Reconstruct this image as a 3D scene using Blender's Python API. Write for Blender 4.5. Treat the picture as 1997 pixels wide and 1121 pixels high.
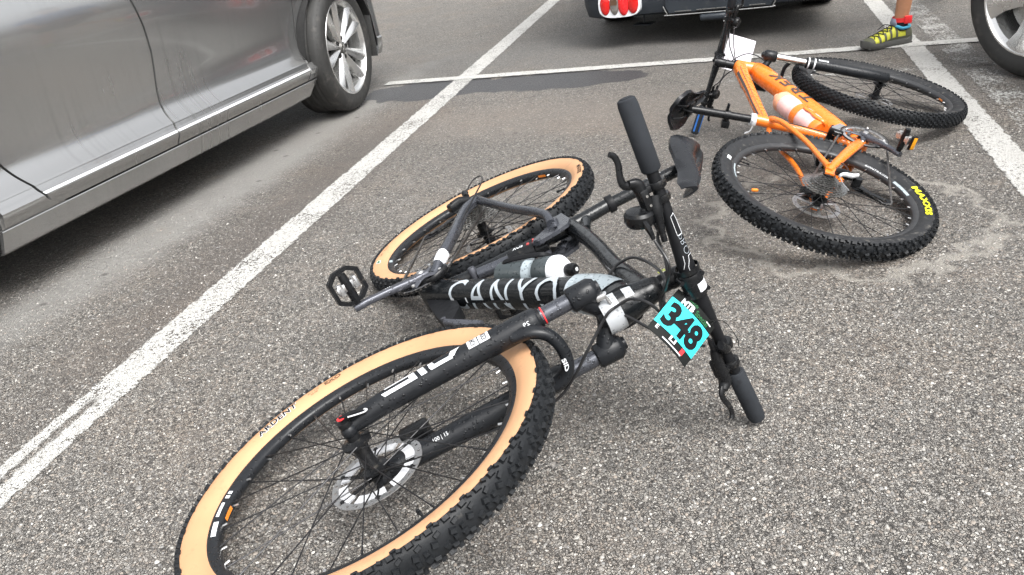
import bpy, bmesh, math, random
import numpy as np
from mathutils import Matrix, Vector
random.seed(7)
scene = bpy.context.scene
for o in list(bpy.data.objects):
    bpy.data.objects.remove(o)
R = math.radians
# ------------------------------------------------------------------ camera, light, exposure
def cam_setup():
    h, p, r, f = 1.03872, 0.463433, -0.152748, 1586.474
    fw = Vector((0, math.cos(p), -math.sin(p)))
    rt = Vector((1, 0, 0))
    up = rt.cross(fw)
    rt2 = rt*math.cos(r) + up*math.sin(r)
    up2 = -rt*math.sin(r) + up*math.cos(r)
    cd = bpy.data.cameras.new('camera')
    cd.sensor_width = 36
    cd.lens = f/1997*36
    cd.clip_start = .05
    cd.clip_end = 600
    c = bpy.data.objects.new('camera', cd)
    m = Matrix((rt2, up2, -fw)).transposed().to_4x4()
    m.translation = (0, 0, h)
    c.matrix_world = m
    scene.collection.objects.link(c)
    scene.camera = c
cam_setup()
SUN_EL, SUN_AZ = R(58), R(150)          # overcast: high, soft, from behind the left shoulder
w = bpy.data.worlds.new('World')
scene.world = w
w.use_nodes = True
nt = w.node_tree
nt.nodes.clear()
sky = nt.nodes.new('ShaderNodeTexSky')
sky.sky_type = 'NISHITA'
sky.sun_disc = False
sky.sun_elevation = SUN_EL
sky.sun_rotation = SUN_AZ
sky.dust_density = 6
sky.air_density = 1.2
hs = nt.nodes.new('ShaderNodeHueSaturation')
hs.inputs['Saturation'].default_value = .16   # cloud cover: nearly colourless sky light
bg = nt.nodes.new('ShaderNodeBackground')
bg.inputs['Strength'].default_value = .11
wo = nt.nodes.new('ShaderNodeOutputWorld')
nt.links.new(sky.outputs[0], hs.inputs['Color'])
nt.links.new(hs.outputs[0], bg.inputs['Color'])
nt.links.new(bg.outputs[0], wo.inputs['Surface'])
sd = bpy.data.lights.new('sun', 'SUN')
sd.energy = .9
sd.angle = R(35)
sd.color = (1, .985, .96)
so = bpy.data.objects.new('sun', sd)
so.rotation_euler = Vector((math.sin(SUN_AZ)*math.cos(SUN_EL), math.cos(SUN_AZ)*math.cos(SUN_EL), math.sin(SUN_EL))).to_track_quat('Z', 'Y').to_euler()
so.location = (0, 0, 20)
scene.collection.objects.link(so)
vs = scene.view_settings
vs.view_transform = 'Standard'
vs.look = 'None'
vs.exposure = 1.45
vs.gamma = 1
vs.use_curve_mapping = False

# ------------------------------------------------------------------ materials
def nd(t, typ, **kw):
    n = t.nodes.new('ShaderNode'+typ)
    for k, v in kw.items():
        if k.startswith('i_'):
            n.inputs[int(k[2:]) if k[2:].isdigit() else k[2:].replace('_', ' ')].default_value = v
        else:
            setattr(n, k, v)
    return n
def math_(t, op, a, b=None, c=None):
    n = nd(t, 'Math', operation=op)
    for i, x in enumerate((a, b, c)):
        if x is None: continue
        if isinstance(x, (int, float)): n.inputs[i].default_value = x
        else: t.links.new(x, n.inputs[i])
    return n.outputs[0]
def maprange(t, x, a, b, c=0., d=1., smooth=True):
    n = nd(t, 'MapRange')
    n.interpolation_type = 'SMOOTHSTEP' if smooth else 'LINEAR'
    t.links.new(x, n.inputs[0])
    for i, v in enumerate((a, b, c, d)): n.inputs[i+1].default_value = v
    return n.outputs[0]
def mix(t, f, a, b, mode='MIX'):
    n = nd(t, 'MixRGB', blend_type=mode)
    for i, x in enumerate((f, a, b)):
        if isinstance(x, (int, float)): n.inputs[i].default_value = x if i == 0 else (x, x, x, 1)
        elif isinstance(x, (tuple, list)): n.inputs[i].default_value = (*x[:3], 1)
        else: t.links.new(x, n.inputs[i])
    return n.outputs[0]
def ramp(t, x, stops, const=False):
    n = nd(t, 'ValToRGB')
    if const: n.color_ramp.interpolation = 'CONSTANT'
    e = n.color_ramp.elements
    while len(e) < len(stops): e.new(.5)
    for k, (p, c) in enumerate(stops):
        e[k].position = p
        e[k].color = (*c, 1) if isinstance(c, tuple) else (c, c, c, 1)
    t.links.new(x, n.inputs[0])
    return n.outputs[0]
def newmat(name):
    m = bpy.data.materials.new(name)
    m.use_nodes = True
    t = m.node_tree
    b = t.nodes['Principled BSDF']
    return m, t, b
def objco(t):
    return nd(t, 'TexCoord').outputs['Object']
def tex(t, kind, co, **kw):
    n = nd(t, kind, **kw)
    t.links.new(co, n.inputs['Vector'])
    return n
def M(name, col, rough=.5, metal=0., var=.18, vs_=60., bump=0., bs=300., coat=0., drops=False, grime=None, spec=.5, trans=0.):
    m, t, b = newmat(name)
    co = objco(t)
    n = tex(t, 'TexNoise', co, i_Scale=vs_, i_Detail=5.)
    dark = tuple(c*(1-var) for c in col)
    lite = tuple(min(1, c*(1+var)) for c in col)
    c = mix(t, n.outputs['Fac'], dark, lite)
    rg = maprange(t, n.outputs['Fac'], .3, .7, max(0, rough-.08), min(1, rough+.08))
    if grime:
        n2 = tex(t, 'TexNoise', co, i_Scale=grime[1], i_Detail=8., i_Roughness=.7)
        c = mix(t, maprange(t, n2.outputs['Fac'], grime[2], grime[2]+.15, 0, grime[3]), c, grime[0])
    hgt = None
    if bump:
        n3 = tex(t, 'TexNoise', co, i_Scale=bs, i_Detail=3.)
        hgt = math_(t, 'MULTIPLY', n3.outputs['Fac'], bump)
    if drops:
        v = tex(t, 'TexVoronoi', co, i_Scale=150., i_Randomness=1.)
        has = math_(t, 'GREATER_THAN', nd_sep(t, v.outputs['Color']), .62)
        d = math_(t, 'MULTIPLY', maprange(t, v.outputs['Distance'], .42, .25), has)
        rg = mix(t, d, rg, .04)
        c = mix(t, math_(t, 'MULTIPLY', d, .55), c, tuple(x*.35 for x in col))
        hd = math_(t, 'MULTIPLY', d, 1.2)
        hgt = hd if hgt is None else math_(t, 'ADD', hgt, hd)
    t.links.new(c, b.inputs['Base Color'])
    t.links.new(rg, b.inputs['Roughness'])
    b.inputs['Metallic'].default_value = metal
    b.inputs['Specular IOR Level'].default_value = spec
    b.inputs['Coat Weight'].default_value = coat
    b.inputs['Coat Roughness'].default_value = .06
    b.inputs['Transmission Weight'].default_value = trans
    if hgt is not None:
        bp = nd(t, 'Bump', i_Strength=.5, i_Distance=.0012)
        t.links.new(hgt, bp.inputs['Height'])
        t.links.new(bp.outputs[0], b.inputs['Normal'])
    return m
def nd_sep(t, c):
    s = nd(t, 'SeparateColor')
    t.links.new(c, s.inputs[0])
    return s.outputs[0]

def ellipse(t, co, cx, cy, rx, ry, rot, soft=.3, ring=None):
    mp = nd(t, 'Mapping', vector_type='TEXTURE')
    mp.inputs['Location'].default_value = (cx, cy, 0)
    mp.inputs['Rotation'].default_value = (0, 0, R(rot))
    mp.inputs['Scale'].default_value = (rx, ry, 1)
    t.links.new(co, mp.inputs[0])
    ln = nd(t, 'VectorMath', operation='LENGTH')
    t.links.new(mp.outputs[0], ln.inputs[0])
    nz = tex(t, 'TexNoise', co, i_Scale=9., i_Detail=5.)
    d = math_(t, 'ADD', ln.outputs['Value'], math_(t, 'MULTIPLY', math_(t, 'SUBTRACT', nz.outputs['Fac'], .5), .8))
    if ring:
        d = math_(t, 'ABSOLUTE', math_(t, 'SUBTRACT', d, 1.))
        return maprange(t, d, ring, 0.)
    return maprange(t, d, 1.+soft, 1.-soft)
def asphalt():
    m, t, b = newmat('asphalt')
    co0 = objco(t)
    # slight warp so that the aggregate is not a clean cell pattern
    wn = tex(t, 'TexNoise', co0, i_Scale=90., i_Detail=2.)
    wv = nd(t, 'VectorMath', operation='MULTIPLY_ADD')
    t.links.new(wn.outputs['Color'], wv.inputs[0])
    wv.inputs[1].default_value = (.006, .006, .0)
    t.links.new(co0, wv.inputs[2])
    co = wv.outputs[0]
    v1 = tex(t, 'TexVoronoi', co, i_Scale=165., i_Randomness=1., voronoi_dimensions='2D')
    v1e = tex(t, 'TexVoronoi', co, i_Scale=165., i_Randomness=1., voronoi_dimensions='2D', feature='DISTANCE_TO_EDGE')
    v2 = tex(t, 'TexVoronoi', co, i_Scale=330., i_Randomness=1., voronoi_dimensions='2D')
    v2e = tex(t, 'TexVoronoi', co, i_Scale=330., i_Randomness=1., voronoi_dimensions='2D', feature='DISTANCE_TO_EDGE')
    stone_stops = [(0, (.11, .105, .10)), (.16, (.19, .181, .172)), (.34, (.27, .255, .238)), (.52, (.30, .268, .240)), (.64, (.24, .233, .225)), (.74, (.36, .345, .32)), (.90, (.46, .445, .42)), (.975, (.60, .59, .565))]
    s1 = nd_sep(t, v1.outputs['Color'])
    s2 = nd_sep(t, v2.outputs['Color'])
    c1 = ramp(t, s1, stone_stops, True)
    c2 = ramp(t, s2, [(0, (.075, .072, .069)), (.35, (.145, .137, .129)), (.7, (.23, .213, .196)), (.9, (.38, .365, .34))], True)
    gr = tex(t, 'TexNoise', co0, i_Scale=1200., i_Detail=3.)
    e1 = maprange(t, v1e.outputs['Distance'], .03, .20)
    e2 = maprange(t, v2e.outputs['Distance'], .02, .2)
    isst = math_(t, 'GREATER_THAN', s1, .24)
    fine = mix(t, e2, (.040, .038, .037), c2)
    st = mix(t, math_(t, 'MULTIPLY', e1, isst), fine, c1)
    st = mix(t, .5, st, mix(t, gr.outputs['Fac'], (.3, .3, .3), (1.7, 1.7, 1.7)), 'MULTIPLY')
    st = mix(t, 1., st, (1.07, 1.055, 1.025), 'MULTIPLY')
    gn = tex(t, 'TexNoise', co0, i_Scale=62., i_Detail=6., i_Roughness=.75)
    st = mix(t, 1., st, ramp(t, gn.outputs['Fac'], [(.33, (.66, .66, .66)), (.5, (1, 1, 1)), (.67, (1.32, 1.31, 1.29))]), 'MULTIPLY')
    # wide tints: brown traffic film, greyer and paler patches
    n1 = tex(t, 'TexNoise', co0, i_Scale=1.6, i_Detail=6., i_Roughness=.6)
    n2 = tex(t, 'TexNoise', co0, i_Scale=5.5, i_Detail=6., i_Roughness=.65)
    st = mix(t, 1., st, ramp(t, n1.outputs['Fac'], [(.3, (.90, .90, .90)), (.5, (1, 1, 1)), (.68, (1.06, 1.0, .95))]), 'MULTIPLY')
    st = mix(t, maprange(t, n2.outputs['Fac'], .52, .72, 0, .28), st, (.34, .30, .265))
    st = mix(t, maprange(t, n2.outputs['Fac'], .46, .3, 0, .3), st, (.13, .125, .12))
    # dry pale dust along the parked car, sediment rings, wet patches
    dust = ellipse(t, co0, -1.12, 3.55, 1.75, .17, 69, .55)
    st = mix(t, math_(t, 'MULTIPLY', dust, .66), st, (.44, .43, .41))
    ring1 = ellipse(t, co0, 1.02, 2.21, .385, .40, 20, ring=.085)
    st = mix(t, math_(t, 'MULTIPLY', ring1, .85), st, (.46, .43, .385))
    ring2 = ellipse(t, co0, .75, 2.0, .25, .14, -25, .5)
    sand = tex(t, 'TexNoise', co0, i_Scale=4.2, i_Detail=7., i_Roughness=.7)
    st = mix(t, maprange(t, sand.outputs['Fac'], .58, .72, 0, .42), st, (.40, .34, .275))
    oil = tex(t, 'TexVoronoi', co0, i_Scale=3.1, voronoi_dimensions='2D')
    st = mix(t, maprange(t, oil.outputs['Distance'], .06, .015, 0, .55), st, (.06, .057, .055))
    st = mix(t, math_(t, 'MULTIPLY', ring2, .12), st, (.27, .235, .195))
    brown = ellipse(t, co0, .55, 3.75, 1.3, .30, -18, .7)
    st = mix(t, math_(t, 'MULTIPLY', brown, .34), st, (.33, .28, .24))
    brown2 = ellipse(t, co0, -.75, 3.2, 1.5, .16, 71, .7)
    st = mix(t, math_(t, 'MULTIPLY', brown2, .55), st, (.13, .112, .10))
    back = ellipse(t, co0, .9, 5.2, 1.9, .55, -20, .6)
    st = mix(t, math_(t, 'MULTIPLY', back, .35), st, (.19, .19, .187))
    wet = math_(t, 'MAXIMUM', ellipse(t, co0, -.28, 4.80, .44, .24, -14, .06), ellipse(t, co0, .36, 4.56, .58, .19, -22, .07))
    wet2 = math_(t, 'MAXIMUM', ellipse(t, co0, .84, 3.36, .12, .03, -15, .3), ellipse(t, co0, 1.25, 2.2, .5, .4, 0, .8))
    st = mix(t, math_(t, 'MULTIPLY', wet, .86), st, (.030, .032, .037))
    st = mix(t, math_(t, 'MULTIPLY', wet2, .0), st, (.06, .055, .05))
    t.links.new(st, b.inputs['Base Color'])
    rg = mix(t, math_(t, 'MAXIMUM', wet, 0.), maprange(t, s1, 0, 1, .5, .8), .42)
    t.links.new(rg, b.inputs['Roughness'])
    b.inputs['Specular IOR Level'].default_value = .45
    h = math_(t, 'ADD', math_(t, 'MULTIPLY', e1, math_(t, 'ADD', math_(t, 'MULTIPLY', s1, .9), .2)), math_(t, 'MULTIPLY', e2, .35))
    h = math_(t, 'ADD', h, math_(t, 'MULTIPLY', gr.outputs['Fac'], .25))
    h = math_(t, 'MULTIPLY', h, maprange(t, wet, 0, 1, 1, .35))
    bp = nd(t, 'Bump', i_Strength=1., i_Distance=.0045)
    t.links.new(h, bp.inputs['Height'])
    t.links.new(bp.outputs[0], b.inputs['Normal'])
    return m
def paint(name, wear, nx, ny, off, width, split=None):
    """road paint sheet; wear 0..1, chipped at stones and ragged at the edges"""
    m, t, b = newmat(name)
    co = objco(t)
    dt = nd(t, 'VectorMath', operation='DOT_PRODUCT')
    t.links.new(co, dt.inputs[0])
    dt.inputs[1].default_value = (nx, ny, 0)
    a = math_(t, 'SUBTRACT', dt.outputs['Value'], off)
    nz = tex(t, 'TexNoise', co, i_Scale=22., i_Detail=8., i_Roughness=.75)
    a2 = math_(t, 'ABSOLUTE', math_(t, 'ADD', a, math_(t, 'MULTIPLY', math_(t, 'SUBTRACT', nz.outputs['Fac'], .5), .05)))
    edge = maprange(t, a2, width/2, width/2-.008)
    chip = tex(t, 'TexNoise', co, i_Scale=95., i_Detail=5., i_Roughness=.7)
    big = tex(t, 'TexNoise', co, i_Scale=6., i_Detail=4.)
    v = tex(t, 'TexVoronoi', co, i_Scale=135., voronoi_dimensions='2D', feature='DISTANCE_TO_EDGE')
    thr = math_(t, 'ADD', math_(t, 'MULTIPLY', math_(t, 'SUBTRACT', big.outputs['Fac'], .5), .5), wear)
    k = math_(t, 'SUBTRACT', math_(t, 'ADD', chip.outputs['Fac'], math_(t, 'MULTIPLY', maprange(t, v.outputs['Distance'], 0, .2), .10)), thr)
    on = maprange(t, k, 0., .05)
    al = math_(t, 'MULTIPLY', edge, on)
    if split:
        d2 = nd(t, 'VectorMath', operation='DOT_PRODUCT')
        t.links.new(co, d2.inputs[0])
        d2.inputs[1].default_value = (-ny, nx, 0)
        near = maprange(t, math_(t, 'ADD', d2.outputs['Value'], math_(t, 'MULTIPLY', nz.outputs['Fac'], .1)), split+.03, split-.03)
        c = maprange(t, math_(t, 'ABSOLUTE', math_(t, 'ADD', math_(t, 'ADD', a, .012), math_(t, 'MULTIPLY', math_(t, 'SUBTRACT', nz.outputs['Fac'], .5), .05))), .006, .018)
        al = math_(t, 'MULTIPLY', al, math_(t, 'SUBTRACT', 1., math_(t, 'MULTIPLY', near, math_(t, 'SUBTRACT', 1., c))))
    c = mix(t, big.outputs['Fac'], (.44, .435, .41), (.62, .615, .59))
    c = mix(t, maprange(t, chip.outputs['Fac'], .48, .38, 0, .55), c, (.30, .28, .25))
    t.links.new(c, b.inputs['Base Color'])
    t.links.new(al, b.inputs['Alpha'])
    b.inputs['Roughness'].default_value = .6
    bp = nd(t, 'Bump', i_Strength=.8, i_Distance=.003)
    t.links.new(math_(t, 'ADD', chip.outputs['Fac'], maprange(t, v.outputs['Distance'], 0, .2)), bp.inputs['Height'])
    t.links.new(bp.outputs[0], b.inputs['Normal'])
    return m
def carpaint(name, col, flake=.85):
    m, t, b = newmat(name)
    co = objco(t)
    mp = nd(t, 'Mapping')
    mp.inputs['Scale'].default_value = (48, 1, .20)
    t.links.new(co, mp.inputs[0])
    st = tex(t, 'TexNoise', mp.outputs[0], i_Scale=1., i_Detail=0.)
    lay = tex(t, 'TexNoise', co, i_Scale=2.2, i_Detail=2.)
    run = math_(t, 'MULTIPLY', maprange(t, st.outputs['Fac'], .45, .8), maprange(t, lay.outputs['Fac'], .3, .7))
    c = mix(t, math_(t, 'MULTIPLY', run, .30), col, tuple(x*.45 for x in col))
    fl = tex(t, 'TexNoise', co, i_Scale=900., i_Detail=1.)
    c = mix(t, math_(t, 'MULTIPLY', fl.outputs['Fac'], .12), c, (.7, .7, .7))
    sep = nd(t, 'SeparateXYZ')
    t.links.new(co, sep.inputs[0])
    dirt = math_(t, 'MULTIPLY', maprange(t, sep.outputs['Z'], .55, .16, 0, .45), lay.outputs['Fac'])
    c = mix(t, dirt, c, (.16, .15, .13))
    t.links.new(c, b.inputs['Base Color'])
    rg = math_(t, 'ADD', maprange(t, lay.outputs['Fac'], .3, .7, .20, .27), math_(t, 'MULTIPLY', run, .03))
    t.links.new(rg, b.inputs['Roughness'])
    b.inputs['Metallic'].default_value = flake
    b.inputs['Coat Weight'].default_value = 1.
    t.links.new(maprange(t, lay.outputs['Fac'], .3, .7, .03, .08), b.inputs['Coat Roughness'])
    return m

BLACK = (.018, .019, .021)
mt = dict(
    frame_black=M('frame_black', (.010, .0115, .013), .22, coat=.1, drops=True, var=.25, spec=.32),
    fork_black=M('fork_black', (.013, .0145, .017), .36, spec=.28, drops=True, var=.25, bump=.1),
    matt_black=M('matt_black', (.010, .0105, .012), .5, spec=.2, bump=.3, bs=500),
    part_black=M('part_black', (.009, .0095, .0105), .28, spec=.28, var=.3, grime=((.16, .145, .12), 35., .58, .35)),
    grip=M('grip_foam', (.029, .032, .037), .85, spec=.15, bump=.6, bs=900, var=.25, grime=((.012, .012, .013), 40., .56, .5)),
    saddle=M('saddle_skin', (.010, .011, .013), .30, spec=.42, bump=.4, bs=700, var=.3, vs_=25),
    rubber=M('tread_rubber', (.014, .0155, .0175), .5, bump=.5, bs=600, var=.4, vs_=50, spec=.22, grime=((.10, .095, .085), 45., .6, .35)),
    rubber2=M('muddy_tread', (.014, .0155, .0175), .45, spec=.24, bump=.6, bs=500, var=.45, vs_=70, grime=((.17, .17, .165), 75., .60, .5)),
    sidewall_dark=M('dark_sidewall', (.024, .025, .027), .6, spec=.25, bump=.4, bs=400, var=.3, grime=((.20, .19, .17), 50., .55, .45)),
    tan=M('tan_sidewall', (.55, .31, .165), .62, var=.10, vs_=14, bump=.25, bs=700, grime=((.36, .20, .11), 22., .54, .5)),
    rim=M('rim_black', (.014, .0155, .018), .36, spec=.32, drops=True, var=.3),
    rim2=M('rim_dirty', (.030, .031, .033), .42, var=.3, grime=((.22, .21, .19), 60., .6, .4)),
    spoke=M('spoke', (.030, .030, .032), .35, metal=.6),
    steel=M('steel', (.62, .62, .62), .34, metal=.9, var=.2, vs_=120, grime=((.10, .09, .08), 90., .56, .6)),
    chrome=M('bright_metal', (.70, .70, .69), .16, metal=1., var=.12),
    cog=M('cog_steel', (.42, .42, .41), .33, metal=1., var=.3, vs_=150, grime=((.06, .055, .05), 120., .52, .6)),
    chain=M('chain_steel', (.30, .29, .28), .35, metal=1., var=.4, vs_=300, grime=((.05, .045, .04), 200., .5, .6)),
    alu=M('bright_alu', (.74, .75, .77), .4, metal=.25, var=.05),
    crank=M('crank_grey', (.10, .104, .12), .34, metal=.55, drops=True, var=.25),
    stay=M('stay_grey', (.075, .080, .094), .26, metal=.55, coat=.3, drops=True, var=.2),
    decal_grey=M('decal_grey', (.36, .42, .45), .35, coat=.3, drops=True),
    decal_white=M('decal_white', (.70, .72, .75), .4, drops=True, var=.06),
    decal_pale=M('decal_pale', (.44, .46, .48), .35, coat=.3, drops=True, var=.08),
    ink_white=M('ink_white', (.72, .74, .76), .45, var=.08),
    ink_grey=M('ink_grey', (.46, .51, .55), .4, var=.12, vs_=90),
    ink_black=M('ink_black', (.009, .009, .010), .6, spec=.12),
    ink_brown=M('ink_brown', (.10, .05, .025), .6),
    orange=M('orange_frame', (.86, .208, .022), .28, coat=.5, var=.10, grime=((.28, .13, .06), 26., .58, .5)),
    ink_dark=M('ink_dark', (.060, .045, .038), .45),
    orange_sticker=M('orange_sticker', (.85, .25, .03), .4),
    red=M('red_plastic', (.75, .035, .04), .35),
    red_dull=M('red_dull', (.40, .05, .05), .4),
    yellow=M('yellow_print', (.80, .76, .02), .5, var=.1),
    cyan=M('cyan_print', (.03, .66, .74), .5, var=.03),
    plate_black=M('plate_black', (.010, .011, .0105), .5, spec=.15),
    paper=M('paper_white', (.66, .63, .68), .55, var=.05, vs_=10),
    blue=M('blue_rubber', (.02, .14, .48), .5),
    bottle_dark=M('bottle_dark', (.05, .062, .066), .35, drops=True),
    bottle_white=M('bottle_white', (.80, .82, .85), .4, var=.03),
    bottle_pink=M('bottle_pink', (.78, .52, .50), .3, var=.05, trans=.0),
    bottle_clear=M('bottle_amber', (.80, .42, .26), .3, var=.06),
    cable=M('cable_black', (.014, .014, .015), .35),
    amber=M('amber_reflector', (.80, .34, .01), .25, var=.2, vs_=300),
    silver=M('stanchion_silver', (.58, .57, .54), .18, metal=1., var=.06),
    green_ink=M('green_ink', (.02, .16, .05), .5),
    yellowgreen=M('yellow_green_ink', (.50, .60, .05), .5),
)
# ------------------------------------------------------------------ mesh builder
def V(*a): return np.array(a if len(a) > 1 else a[0], dtype=float)
def unit(a):
    a = np.asarray(a, float)
    return a/(np.linalg.norm(a)+1e-12)
def cr(pts, k=6):
    """Catmull-Rom through points"""
    p = [np.asarray(x, float) for x in pts]
    p = [2*p[0]-p[1]]+p+[2*p[-1]-p[-2]]
    out = []
    for i in range(1, len(p)-2):
        for j in range(k):
            t = j/k
            out.append(.5*((2*p[i])+(-p[i-1]+p[i+1])*t+(2*p[i-1]-5*p[i]+4*p[i+1]-p[i+2])*t*t+(-p[i-1]+3*p[i]-3*p[i+1]+p[i+2])*t**3))
    out.append(p[-2])
    return out
class MB:
    def __init__(s, xf=None):
        s.v, s.f, s.xf = [], [], xf
    def add(s, verts, faces):
        o = len(s.v)
        s.v += [tuple(map(float, (s.xf(x) if s.xf else x))) for x in verts]
        s.f += [tuple(i+o for i in f) for f in faces]
    def tube(s, pts, r, n=12, up=None, sq=1., caps=True, closed=False):
        pts = [np.asarray(p, float) for p in pts]
        m = len(pts)
        rr = r if isinstance(r, (list, tuple)) and not (len(r) == 2 and m != 2 and not isinstance(r[0], (list, tuple))) else [r]*m
        if len(rr) != m:      # interpolate radii along the path
            q = np.array([x if isinstance(x, (list, tuple)) else (x, x) for x in rr], float)
            xs = np.linspace(0, 1, len(q))
            rr = [(np.interp(i/(m-1), xs, q[:, 0]), np.interp(i/(m-1), xs, q[:, 1])) for i in range(m)]
        rr = [x if isinstance(x, (list, tuple)) else (x, x) for x in rr]
        vs_, fs = [], []
        prev = None
        for i in range(m):
            if closed: tg = unit(pts[(i+1) % m]-pts[i-1])
            else: tg = unit(pts[min(i+1, m-1)]-pts[max(i-1, 0)])
            if up is not None: a = np.asarray(up, float)
            elif prev is not None: a = prev
            else: a = V(0, 0, 1) if abs(tg[2]) < .8 else V(1, 0, 0)
            a = unit(a-(a@tg)*tg)
            prev = a
            b = np.cross(tg, a)
            for k in range(n):
                th = 2*math.pi*k/n
                cx, sx = math.cos(th), math.sin(th)
                if sq != 1.:
                    cx = math.copysign(abs(cx)**sq, cx)
                    sx = math.copysign(abs(sx)**sq, sx)
                vs_.append(pts[i]+a*cx*rr[i][0]+b*sx*rr[i][1])
        for i in range(m if closed else m-1):
            j = (i+1) % m
            for k in range(n):
                l = (k+1) % n
                fs.append((i*n+k, i*n+l, j*n+l, j*n+k))
        if caps and not closed:
            fs.append(tuple(range(n-1, -1, -1)))
            fs.append(tuple((m-1)*n+k for k in range(n)))
        s.add(vs_, fs)
        return s
    def rod(s, a, b, r, n=10, **k): return s.tube([a, b], [r, r] if not isinstance(r, list) else r, n, **k)
    def lathe(s, prof, o=(0, 0, 0), ax=(0, 1, 0), n=32, closed=False, arc=None, ref=None):
        ax = unit(ax)
        e1 = unit(np.cross(ax, ref if ref is not None else (V(0, 0, 1) if abs(ax[2]) < .8 else V(1, 0, 0)))) if ref is None else unit(np.asarray(ref, float)-(np.asarray(ref, float)@ax)*ax)
        e2 = np.cross(ax, e1)
        o = np.asarray(o, float)
        a0, a1 = arc if arc else (0, 2*math.pi)
        cnt = n if not arc else n+1
        m = len(prof)
        vs_ = []
        for k in range(cnt):
            th = a0+(a1-a0)*k/n
            d = e1*math.cos(th)+e2*math.sin(th)
            for (r, h) in prof: vs_.append(o+d*r+ax*h)
        fs = []
        for k in range(n):
            l = (k+1) % cnt if not arc else k+1
            for i in range(m if closed else m-1):
                j = (i+1) % m
                fs.append((k*m+i, k*m+j, l*m+j, l*m+i))
        s.add(vs_, fs)
        return s
    def prism(s, poly, t, o, x, y, hole=None, z0=None, taper=1.):
        x, y = np.asarray(x, float), np.asarray(y, float)
        z = np.cross(x, y)
        o = np.asarray(o, float)
        za, zb = (-t/2, t/2) if z0 is None else (z0, z0+t)
        n = len(poly)
        c = np.mean(np.array(poly), 0)
        pb = [(c[0]+(p[0]-c[0])*taper, c[1]+(p[1]-c[1])*taper) for p in poly]
        A = [o+x*p[0]+y*p[1]+z*za for p in poly]
        B = [o+x*p[0]+y*p[1]+z*zb for p in pb]
        fs = [(i, (i+1) % n, n+(i+1) % n, n+i) for i in range(n)]
        if hole is None:
            fs += [tuple(range(n-1, -1, -1)), tuple(range(n, 2*n))]
            s.add(A+B, fs)
        else:
            A2 = [o+x*p[0]+y*p[1]+z*za for p in hole]
            B2 = [o+x*p[0]+y*p[1]+z*zb for p in hole]
            for i in range(n):
                j = (i+1) % n
                fs += [(i, j, 2*n+j, 2*n+i)[::-1], (n+i, n+j, 3*n+j, 3*n+i), (2*n+j, 2*n+i, 3*n+i, 3*n+j)]
            s.add(A+B+A2+B2, fs)
        return s
    def box(s, o, size, x=(1, 0, 0), y=(0, 1, 0), z=None, bev=.0, seg=2):
        x, y = unit(x), unit(y)
        z = np.cross(x, y) if z is None else unit(z)
        bm = bmesh.new()
        bmesh.ops.create_cube(bm, size=1)
        for v in bm.verts: v.co = Vector((v.co.x*size[0], v.co.y*size[1], v.co.z*size[2]))
        if bev: bmesh.ops.bevel(bm, geom=bm.edges[:], offset=bev, segments=seg, affect='EDGES', profile=.5)
        bm.verts.index_update()
        o = np.asarray(o, float)
        s.add([o+x*v.co.x+y*v.co.y+z*v.co.z for v in bm.verts], [[v.index for v in f.verts] for f in bm.faces])
        bm.free()
        return s
    def ball(s, o, r, n=12, sc=(1, 1, 1)):
        o = np.asarray(o, float)
        vs_, fs = [], []
        m = n//2
        for i in range(m+1):
            ph = math.pi*i/m
            for k in range(n):
                th = 2*math.pi*k/n
                vs_.append(o+V(r*sc[0]*math.sin(ph)*math.cos(th), r*sc[1]*math.sin(ph)*math.sin(th), r*sc[2]*math.cos(ph)))
        for i in range(m):
            for k in range(n):
                fs.append((i*n+k, i*n+(k+1) % n, (i+1)*n+(k+1) % n, (i+1)*n+k))
        s.add(vs_, fs)
        return s
    def loft(s, rings, caps=True, closed=True):
        n = len(rings[0])
        fs = []
        for i in range(len(rings)-1):
            for k in range(n if closed else n-1):
                l = (k+1) % n
                fs.append((i*n+k, i*n+l, (i+1)*n+l, (i+1)*n+k))
        if caps: fs += [tuple(range(n-1, -1, -1)), tuple((len(rings)-1)*n+k for k in range(n))]
        s.add([p for r_ in rings for p in r_], fs)
        return s
    def mesh(s, name, m, ang=38):
        me = bpy.data.meshes.new(name)
        me.from_pydata(s.v, [], s.f)
        bm = bmesh.new()
        bm.from_mesh(me)
        bmesh.ops.remove_doubles(bm, verts=bm.verts, dist=1e-6)
        bmesh.ops.recalc_face_normals(bm, faces=bm.faces)
        bm.to_mesh(me)
        bm.free()
        me.polygons.foreach_set('use_smooth', [True]*len(me.polygons))
        me.set_sharp_from_angle(angle=R(ang))
        me.materials.append(m)
        return me
    def build(s, name, m, parent=None, label=None, kind=None, mw=None, ang=38):
        return link(name, s.mesh(name, m, ang), parent, label, kind, mw)
def link(name, me, parent=None, label=None, kind=None, mw=None):
    o = bpy.data.objects.new(name, me)
    scene.collection.objects.link(o)
    if parent is not None: o.parent = parent
    if mw is not None: o.matrix_local = mw
    if label: o['label'] = label
    if kind: o['kind'] = kind
    return o
def thing(name, label, cat, mw=None, group=None):
    o = bpy.data.objects.new(name, None)
    o.empty_display_size = .1
    scene.collection.objects.link(o)
    if mw is not None: o.matrix_world = mw
    o['label'] = label
    o['category'] = cat
    if group: o['group'] = group
    return o
def tagt(o, label, cat, group=None):
    o['label'] = label
    o['category'] = cat
    if group: o['group'] = group
    return o
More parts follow.
